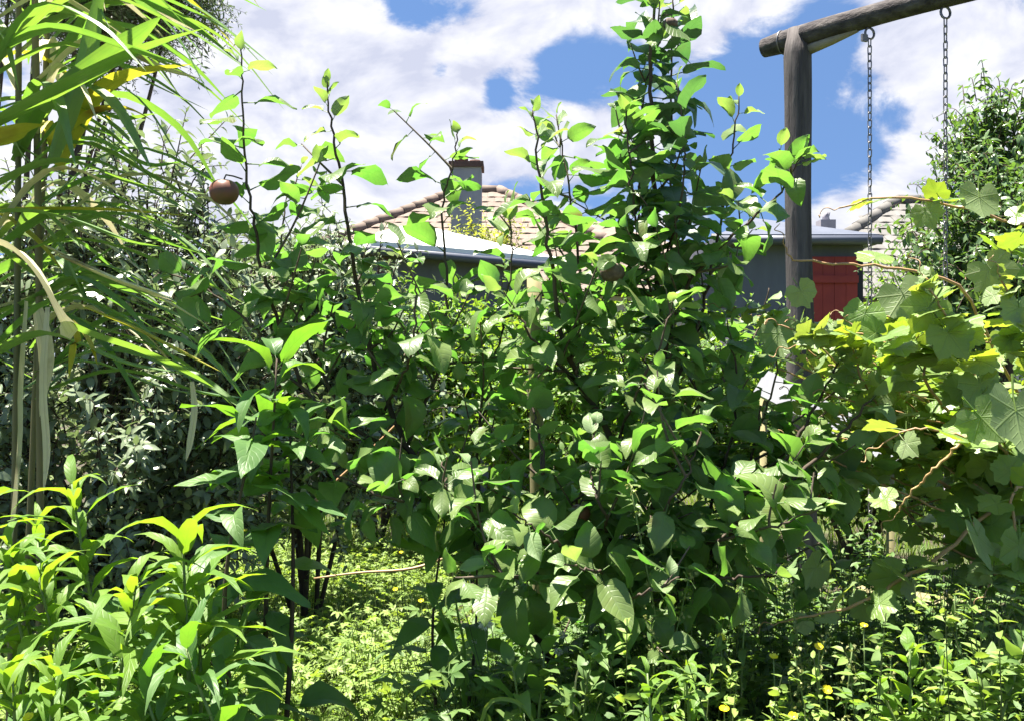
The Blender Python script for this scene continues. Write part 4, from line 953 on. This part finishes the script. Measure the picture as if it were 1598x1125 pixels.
# ------------------------------------------------------------------ grapevine at the right
def build_grape():
    base = np.array([1.62, 2.35, float(gz(0, 2.35))])
    t = thing('grapevine', 'sprawling grapevine with big lobed leaves and red-brown canes', 'grapevine', base)
    L = Leaves(GRAPE)
    link('trunk', tube_mesh('trunk', spline([base + (0, 0, -.03), base + (-.04, .02, .2), base + (.03, -.03, .42), base + (-.02, .0, .62)], 18), np.linspace(.028, .018, 18), 'vine_wood', 9), t)
    head = base + (-.02, 0, .60)
    def pts(l): return [at(*q) for q in l]
    canes = [
        ([head, *pts([(1560, 560, 2.1), (1500, 450, 2.0), (1390, 418, 1.95), (1310, 412, 1.92), (1240, 405, 1.9), (1225, 385, 1.9)])], .0042, .22),
        ([head, *pts([(1640, 480, 2.1), (1620, 370, 1.95), (1540, 335, 1.88), (1450, 314, 1.85), (1370, 309, 1.83), (1310, 325, 1.82)])], .004, .28),
        (pts([(1700, 660, 1.75), (1598, 677, 1.65), (1510, 680, 1.62), (1430, 668, 1.62), (1380, 690, 1.63)]), .0035, .7),
        (pts([(1510, 680, 1.62), (1460, 730, 1.64), (1420, 770, 1.68), (1400, 800, 1.7)]), .003, .8),
        ([head, *pts([(1570, 800, 2.0), (1480, 860, 1.85), (1400, 908, 1.78), (1335, 943, 1.75), (1280, 955, 1.74), (1218, 970, 1.73)])], .005, .55),
        ([head, *pts([(1500, 600, 2.2), (1400, 540, 2.25), (1300, 520, 2.25), (1200, 490, 2.25), (1130, 480, 2.25)])], .0042, 1),
        ([head, *pts([(1500, 560, 2.4), (1400, 500, 2.5), (1320, 490, 2.5)])], .004, 1),
        ([head, *pts([(1620, 480, 2.3), (1600, 380, 2.3), (1570, 400, 2.3), (1530, 420, 2.3)])], .004, .8),
        ([head, *pts([(1450, 700, 2.2), (1330, 620, 2.2), (1230, 560, 2.2)])], .004, 1),
        ([head, *pts([(1560, 700, 1.9), (1520, 600, 1.8), (1480, 500, 1.75), (1440, 430, 1.75)])], .004, 1),
        ([head, *pts([(1600, 760, 1.85), (1580, 850, 1.75), (1540, 920, 1.7)])], .004, .9),
        ([head, *pts([(1480, 760, 2.0), (1420, 700, 1.95), (1350, 600, 1.9), (1330, 530, 1.9)])], .004, 1),
        ([head, *pts([(1640, 620, 1.9), (1600, 520, 1.85), (1560, 430, 1.8)])], .004, 1),
        ([head, *pts([(1400, 620, 2.4), (1300, 540, 2.45), (1180, 500, 2.45)])], .004, 1),
        ([head, *pts([(1480, 640, 1.9), (1440, 560, 1.85), (1380, 530, 1.82), (1300, 520, 1.82), (1240, 540, 1.85)])], .004, 1),
        ([head, *pts([(1640, 700, 2.0), (1680, 600, 2.0), (1660, 480, 2.0)])], .004, 1),
    ]
    for k in range(36):
        px = rng.uniform(1190, 1660); e = at(px, rng.uniform(500, 720 + max(0, px - 1350) * 1.3), rng.uniform(1.8, 2.5)); m = head + (e - head) * .5 + rng.normal(0, .1, 3) + np.array([0, 0, .05])
        canes.append(([head, m, e], .004, 1))
    for l, r, dens in canes:
        l = [np.asarray(q) for q in l]; n = 30; pth = spline(l, n); pth[2:-1] += rng.normal(0, .0018, (n - 3, 3))
        link('cane', tube_mesh('cane', pth, np.linspace(r, r * .45, n), 'vine_cane', 6), t)
        tot = np.linalg.norm(np.diff(pth, axis=0), axis=1).sum(); k = 0; s = .08
        while s < tot:
            f = s / tot; i = min(int(f * (n - 1)), n - 2); p = pth[i] + (pth[i + 1] - pth[i]) * (f * (n - 1) - i); tg = unit(pth[i + 1] - pth[i])
            if rng.uniform() < dens:
                for rep in range(2 if dens >= 1 and rng.uniform() < .75 else 1):
                    x, y = perp(tg); sgn = 1 if (k + rep) % 2 else -1
                    d = unit(x * sgn * .8 + np.array([0, 0, .35]) + rng.normal(0, .45, 3) + tg * .2)
                    nn = unit(SUNV * .8 + np.array([0, -.15, 0]) + rng.normal(0, .36, 3))
                    tipk = max(0, (f - .7) / .3); sz = rng.uniform(.036, .064) * (1 - .62 * tipk)
                    # the stalk rises, the blade hangs from it: tilt the blade down
                    d = unit(d + np.array([0, -.25, -.35 * (1 - tipk)]))
                    L.put(p, d, nn, sz, 'grape_pale' if (rng.uniform() < .16 or tipk > .35) else 'grape_leaf')
            k += 1; s += rng.uniform(.036, .062) * (1 - .35 * max(0, f - .7))
        # tendril at the end
        e = pth[-1]; tg = unit(pth[-1] - pth[-3]); x, y = perp(tg); a = np.linspace(0, 9, 26)
        td = e[None] + tg[None] * (a * .006)[:, None] + (.012 * (a / 9))[:, None] * (np.cos(a)[:, None] * x + np.sin(a)[:, None] * y)
        link('tendril', tube_mesh('tendril', td, .0011, 'vine_cane', 4), t)
    # leaves singled out in the photograph: (place, size, facing)
    for px, py, Y, s, mt in [(1528, 308, 1.82, .062, 'grape_leaf'), (1585, 640, 1.5, .085, 'grape_leaf'), (1530, 650, 1.55, .06, 'grape_leaf'), (1480, 520, 1.72, .065, 'grape_leaf'), (1530, 600, 1.74, .065, 'grape_leaf'),
                             (1450, 480, 1.75, .07, 'grape_leaf'), (1525, 835, 1.68, .07, 'grape_leaf'), (1275, 885, 1.75, .055, 'grape_leaf'), (1590, 850, 1.7, .065, 'grape_leaf'), (1250, 455, 1.88, .045, 'grape_pale'),
                             (1300, 495, 1.9, .065, 'grape_leaf'), (1350, 490, 1.9, .062, 'grape_leaf'), (1380, 440, 1.9, .06, 'grape_pale'), (1410, 460, 1.85, .07, 'grape_pale'), (1215, 520, 1.95, .065, 'grape_leaf'),
                             (1445, 330, 1.86, .045, 'grape_pale'), (1420, 915, 1.77, .035, 'grape_pale'), (1410, 825, 1.8, .05, 'grape_leaf'), (1370, 325, 1.84, .03, 'grape_pale'), (1545, 420, 1.85, .065, 'grape_pale'), (1590, 480, 1.8, .06, 'grape_leaf')]:
        p = at(px, py, Y); d = unit(np.array([rng.normal(0, .35), -.25, -1.0])); n = unit(np.array([rng.normal(0, .3), .8 if rng.uniform() < .6 else -.7, .35]))
        q = p - d * s * .75
        L.put(q, d, n, s, mt)
    L.thin(1245, 345, 1345, 468, .0); L.thin(1350, 300, 1420, 410, .2); L.thin(1370, 730, 1480, 800, .25)
    L.finish(t, 300, front=.4)
build_grape()

# ------------------------------------------------------------------ herbs, weeds, grass
def scatter(name, label, tpls, mat, n, xr, yr, hr, size, lean=.25, per=(8, 16), dens=None, stem_mat='weed_stem', up=.35, low_f=.25):
    x, y = rng.uniform(*xr, n), rng.uniform(*yr, n)
    if dens is not None:
        ok = rng.uniform(0, 1, n) < dens(x, y); x, y = x[ok], y[ok]; n = len(x)
    h = hr(x, y) * rng.uniform(.55, 1.0, n) if callable(hr) else rng.uniform(*hr, n)
    b = np.stack([x, y, gz(x, y)], -1); tip = b + np.stack([rng.normal(0, lean, n) * h, rng.normal(0, lean, n) * h, h + .03], -1)
    W = Acc()
    for k in range(n):
        V, Q, T = tube(np.array([b[k], (b[k] + tip[k]) / 2 + rng.normal(0, .02, 3), tip[k]]), [.002, .0016, .001], 3, cap=False); W.add(V, Q)
    m = rng.integers(*per, n); idx = np.repeat(np.arange(n), m); k = len(idx)
    f = rng.uniform(low_f, 1.0, k) ** .7; P = b[idx] + (tip[idx] - b[idx]) * f[:, None]; a = rng.uniform(0, 6.28, k)
    D = unit(np.stack([np.cos(a), np.sin(a), rng.normal(up, .35, k)], -1)); N_ = unit(np.array([0, 0, 1.]) + rng.normal(0, .35, (k, 3)))
    S = rng.uniform(*size, k) * (1.15 - .4 * f); Fm = frames(D, N_); var = rng.integers(0, len(tpls), k); A = Acc()
    for q in range(len(tpls)):
        s = var == q; A.many(tpls[q], P[s], Fm[s], S[s], rng.uniform(0, 1, s.sum()))
    o = link(name, A.mesh(name, mat)); tag(o, label, name.replace('_', ' '), kind='stuff')
    o2 = link('stems', W.mesh('stems', stem_mat), o); o2['kind'] = 'stuff'
    return o
# sunlit herbs on the left, behind the leafy shoots
def clump(x, y, k=1.0):      # uneven growth: 0 in gaps, 1 in clumps
    return np.clip(.5 + .45 * np.sin(x * 7.1 * k + 1.3 * np.sin(y * 5.3 * k)) * np.cos(y * 6.4 * k + x * 2.2 * k) + .3 * np.sin(x * 17 * k + y * 13 * k), 0, 1)
scatter('herb_patch', 'bright sunlit low herbs with divided leaves', HERB, 'herb_leaf', 4600, (-2.2, .1), (2.35, 6.2), lambda x, y: .18 + .2 * clump(x, y), (.03, .06), per=(3, 7), lean=.3, dens=lambda x, y: (x < -.07 * y) * 1.0)
# taller weeds below the apple tree and the vine
scatter('undergrowth', 'tangle of small-leaved weeds under the apple tree and vine', SMALL_LOW, 'weed_leaf', 2000, (-.1, 1.75), (1.5, 3.0), lambda x, y: .22 + .3 * clump(x, y), (.028, .06), per=(10, 20), lean=.3,
        dens=lambda x, y: .2 + .8 * clump(x, y, .8) ** 1.5, low_f=.35)
scatter('undergrowth', 'taller weeds crowding below the right apple branches and the vine', SMALL_LOW, 'weed_leaf', 1500, (.18, 1.75), (1.32, 2.6), lambda x, y: .42 + .34 * clump(x, y), (.022, .048), per=(22, 40), lean=.16,
        dens=lambda x, y: .2 + .8 * clump(x + 1, y, .8), low_f=.45)
scatter('undergrowth', 'sunlit weeds along the bottom edge in front of the vine', SMALL_LOW, 'herb_leaf', 560, (.2, 1.05), (1.28, 1.72), lambda x, y: .46 + .34 * clump(x * 1.3, y + 2), (.02, .045), per=(20, 34), lean=.2, dens=lambda x, y: .15 + .85 * clump(x + 2, y, .9), low_f=.5)
scatter('ground_cover', 'low leafy ground cover in the shade', HERB, 'weed_leaf', 2400, (-.3, 2.0), (1.45, 4.2), lambda x, y: .14 + .34 * clump(x + 3, y), (.04, .085), per=(3, 6), lean=.3, dens=lambda x, y: (x > -.05 * y) * (.3 + .7 * clump(x + 3, y) ** 1.3))
scatter('ground_cover', 'dim broad-leaved ground cover at the foot of the apple tree', HERB, 'weed_leaf', 420, (-.12, .5), (1.7, 2.5), lambda x, y: .3 + .3 * clump(x + 5, y), (.06, .11), per=(4, 7), lean=.25)
def build_grass():
    A = Acc(); n = 26000
    x = rng.uniform(-2.5, 5.5, n); y = rng.uniform(3.6, 11, n); h = rng.uniform(.05, .16, n); a = rng.uniform(0, 6.28, n); w_ = .004
    b = np.stack([x, y, gz(x, y)], -1); dx = np.stack([np.cos(a), np.sin(a), 0 * a], -1); l = np.stack([rng.normal(0, .35, n) * h, rng.normal(0, .35, n) * h, h + .03], -1)
    V = np.stack([b - dx * w_, b + dx * w_, b + l * .6 + dx * w_ * .7, b + l * .6 - dx * w_ * .7, b + l * 1.05 + l * (.1, .1, -.15)], 1)
    off = (np.arange(n) * 5)[:, None]
    A.add(V.reshape(-1, 3), np.array([[0, 1, 2, 3]]) + off, np.array([[3, 2, 4]]) + off, None, np.repeat(rng.uniform(0, 1, n), 5))
    o = link('grass', A.mesh('grass', 'grass_blade')); tag(o, 'rough lawn grass around the swing', 'grass', kind='stuff')
build_grass()

leafy_plant('dock_weed', 'weed with narrow upright leaves at the bottom edge below the seed spikes', 'weed', gb(1030, 1.5), [at(1010, 1050, 1.48), at(1070, 1040, 1.5)], LANCE, .10, .02, 'weed_leaf', 'lance_young', start=.45, size_tip=.7)
leafy_plant('dock_weed', 'bright leafy weed below the grapevine in the lower right', 'weed', gb(1430, 1.5), [at(1420, 1010, 1.48), at(1480, 1040, 1.5), at(1370, 1060, 1.5)], BROAD, .075, .018, 'weed_leaf', 'lance_young', start=.45, size_tip=.7)
leafy_plant('dock_weed', 'leafy weed in the bottom right corner', 'weed', gb(1560, 1.5), [at(1550, 1040, 1.48), at(1600, 1000, 1.5)], BROAD, .08, .018, 'weed_leaf', 'weed_leaf', start=.45, size_tip=.7)
leafy_plant('dock_weed', 'shaded broad-leaved weed in the dark hollow', 'weed', gb(860, 1.7), [at(850, 1010, 1.7), at(800, 1040, 1.65), at(920, 1030, 1.65)], BROAD, .10, .022, 'weed_leaf', 'weed_leaf', start=.45, size_tip=.7)
# tall weeds with seed spikes that stand out
def seed_weed(label, base, tips):
    t = thing('seeding_weed', label, 'weed', base, 'seeding weeds under the vine'); b = np.array(base, float); L = Leaves(SMALL)
    for tp in tips:
        tp = np.array(tp); pth = spline([b, b + (tp - b) * .5 + np.array([rng.normal(0, .03), 0, .05]), tp], 18)
        link('stem', tube_mesh('stem', pth, np.linspace(.003, .0012, 18), 'green_stem', 5), t)
        shoot(pth, L, .024, .042, 'weed_leaf', None, start=.35, tip_from=.8, jitter=.4)
        A = Acc(); s = []
        for i in range(10, 18):
            x, y = perp(unit(pth[min(i + 1, 17)] - pth[i - 1]))
            for k in range(9):
                a = rng.uniform(0, 6.28); s.append(pth[i] + (math.cos(a) * x + math.sin(a) * y) * rng.uniform(.002, .009) + rng.normal(0, .006, 3))
        s = np.array(s); n = len(s); Fm = frames(rng.normal(size=(n, 3)), rng.normal(size=(n, 3))); A.many(TINY[1], s, Fm, rng.uniform(.006, .011, n), rng.uniform(0, 1, n))
        o = link('seed_head', A.mesh('seed_head', 'seed_green'), t); o['kind'] = 'stuff'
    L.finish(t, 40)
seed_weed('thin weed with pale seed spikes before the apple tree foot', gb(1010, 1.75), [at(985, 760, 1.7), at(1050, 820, 1.75), at(1075, 900, 1.7), at(1015, 960, 1.65)])
seed_weed('weed with pale seed spikes below the grapevine cane', gb(1190, 1.7), [at(1170, 850, 1.75), at(1230, 880, 1.7), at(1290, 990, 1.65)])
seed_weed('dry seeding weed in the lower right corner', gb(1500, 1.7), [at(1490, 930, 1.65), at(1590, 900, 1.7), at(1440, 1000, 1.65)])
seed_weed('weed with seed spikes among the buttercups', gb(1330, 1.6), [at(1330, 1010, 1.6), at(1390, 1030, 1.6), at(1240, 1020, 1.6)])

# single tall grass stems in the shade
def grass_stem(label, l, mat='grass_blade', wd=.008):
    P = [at(*q) for q in l]; V, Q, U = ribbon(P, wd, n=16, nrm=(0, -1, .2)); b = P[0].copy()
    o = link('grass_stem', mesh_from('grass_stem', V, Q, None, U, np.zeros(len(V)), [mat])); tag(o, label, 'grass stem', 'single grass stems in the shade')
grass_stem('arching grass blade at the bottom edge in the shade', [(740, 1260, 1.6), (755, 1110, 1.6), (800, 1092, 1.6), (832, 1125, 1.6), (840, 1180, 1.6)])
grass_stem('thin bent grass stalk right of the dark hollow', [(885, 1300, 1.7), (895, 1100, 1.7), (905, 1040, 1.7), (930, 1032, 1.7)], 'reed_dry', .004)
grass_stem('long straight grass stalk leaning over the sunlit herbs', [(735, 1300, 1.9), (720, 1050, 1.9), (690, 960, 1.9), (668, 910, 1.9)], 'lance_leaf', .008)
grass_stem('upright grass stalk beside the leaning one', [(720, 1300, 1.95), (727, 1050, 1.95), (715, 960, 1.95), (708, 920, 1.95)], 'lance_leaf', .006)
tw = link('dead_twig', tube_mesh('dead_twig', spline([at(490, 902, 2.4), at(560, 893, 2.4), at(640, 887, 2.4), at(700, 868, 2.42)], 14), np.linspace(.003, .005, 14), 'vine_cane', 6)); tag(tw, 'thin bare brown twig lying across the sunlit herbs', 'twig')
tw = link('dead_twig', tube_mesh('dead_twig', spline([at(470, 800, 2.3), at(530, 745, 2.3), at(590, 690, 2.3), at(640, 640, 2.3)], 14), np.linspace(.004, .003, 14), 'vine_cane', 6)); tag(tw, 'thin bare stick leaning into the apple tree', 'twig')

# buttercups
def flower_mesh(seed):
    r = np.random.default_rng(seed); A = Acc()
    for k in range(5):
        a = k * 1.2566; V = []
        for v, wd, z in ((.0, .15, 0), (.5, .5, .18), (.85, .52, .42), (1.0, .25, .55)):
            for u in (-1, 0, 1): V.append((math.cos(a) * v - math.sin(a) * u * wd, math.sin(a) * v + math.cos(a) * u * wd, z + .06 * abs(u) + r.normal(0, .03)))
        A.add(V, [(i * 3 + j, i * 3 + j + 1, i * 3 + j + 4, i * 3 + j + 3) for i in range(3) for j in (0, 1)])
    return A.mesh('petals', 'petal_yellow')
FL = flower_mesh(4)
flowers = [(555, 822, 4.2, 'yellow buttercup at the upper edge of the sunlit herbs'), (383, 828, 3.2, 'yellow buttercup behind the dark-stemmed sapling'), (626, 862, 3.0, 'yellow buttercup beside the hanging pointed leaves'),
           (657, 938, 2.6, 'yellow buttercup low beside the leaning grass stalks'), (617, 920, 2.8, 'yellow buttercup in the middle of the sunlit herbs'), (710, 1035, 2.2, 'yellow buttercup in the shade below the clover head'),
           (1277, 1010, 1.62, 'large yellow buttercup under the vine cane end'), (1207, 1026, 1.62, 'yellow buttercup left of the larger one under the cane'), (1125, 995, 1.7, 'yellow buttercup beside the pale seed spikes'),
           (1130, 1108, 1.55, 'yellow buttercup at the bottom edge beside the arching weeds'), (1290, 1077, 1.58, 'yellow buttercup below the larger one'), (1237, 1118, 1.55, 'yellow buttercup at the very bottom right of centre'),
           (45, 1120, 1.3, 'yellow buttercup in the bottom left corner'), (1348, 977, 1.66, 'small yellow buttercup below the vine leaf')]
for i, (px, py, Y, lab) in enumerate(flowers):
    p = at(px, py, Y); t = thing('buttercup', lab, 'flower', (p[0] + .03, p[1] + .03, float(gz(p[0], p[1]))), 'yellow buttercups')
    s = .0075 * rng.uniform(.85, 1.2); M = Matrix.Translation(p) @ Matrix.Rotation(rng.uniform(.2, .9), 4, 'X') @ Matrix.Rotation(rng.uniform(0, 6), 4, 'Z') @ Matrix.Scale(s, 4)
    link('petals', FL, t, M)
    link('stem', tube_mesh('stem', spline([(p[0] + .03, p[1] + .03, -.02), (p[0] + .02, p[1] + .03, p[2] * .6), tuple(p)], 10), .0013, 'green_stem', 4), t)
# white clover heads
def clover(px, py, Y, r, lab):
    p = at(px, py, Y); t = thing('clover_flower', lab, 'flower', (p[0], p[1], float(gz(p[0], p[1]))), 'white clover heads'); A = Acc(); n = 90
    q = unit(rng.normal(size=(n, 3))); Fm = frames(q, rng.normal(size=(n, 3))); A.many(TINY[2], p + q * r * .35, Fm, np.full(n, r * .8), rng.uniform(0, 1, n))
    link('flower_head', A.mesh('flower_head', 'petal_white'), t)
    link('stem', tube_mesh('stem', spline([(p[0], p[1], -.02), (p[0] + .02, p[1], p[2] * .6), tuple(p)], 10), .0014, 'green_stem', 4), t)
clover(757, 970, 1.9, .017, 'round cream clover head in the shade right of the grass stalks'); clover(740, 1002, 1.95, .009, 'small white clover head just below the round cream one')
clover(877, 990, 1.9, .008, 'small white clover head in the dark hollow'); clover(872, 1016, 1.9, .009, 'lower white clover head in the dark hollow')

# white painted board lying behind the apple branches on the right
bd = thing('white_board', 'faded white board glimpsed behind the right apple branches', 'board', (at(1290, 0, 3.2)[0], 3.2, 0))
a, b = at(1195, 600, 3.25), at(1395, 705, 3.1); d = unit(b - a); mid = (a + b) / 2
Mx = frames(d[None], np.array([[.0, -1, .3]]))[0]
link('board', box_mesh('board', mid, (.10, np.linalg.norm(b - a) * 1.1, .02), 'white_paint', Mx), bd)
for k, q in enumerate((a, b)):
    link('leg', tube_mesh('leg', np.array([q + (0, .03, -.05), (q[0], q[1] + .03, -.02)]), .014, 'stake_wood', 8), bd)

if __name__ == '__main__':
    print('objects', len(bpy.data.objects), 'polys', sum(len(m.polygons) for m in bpy.data.meshes))
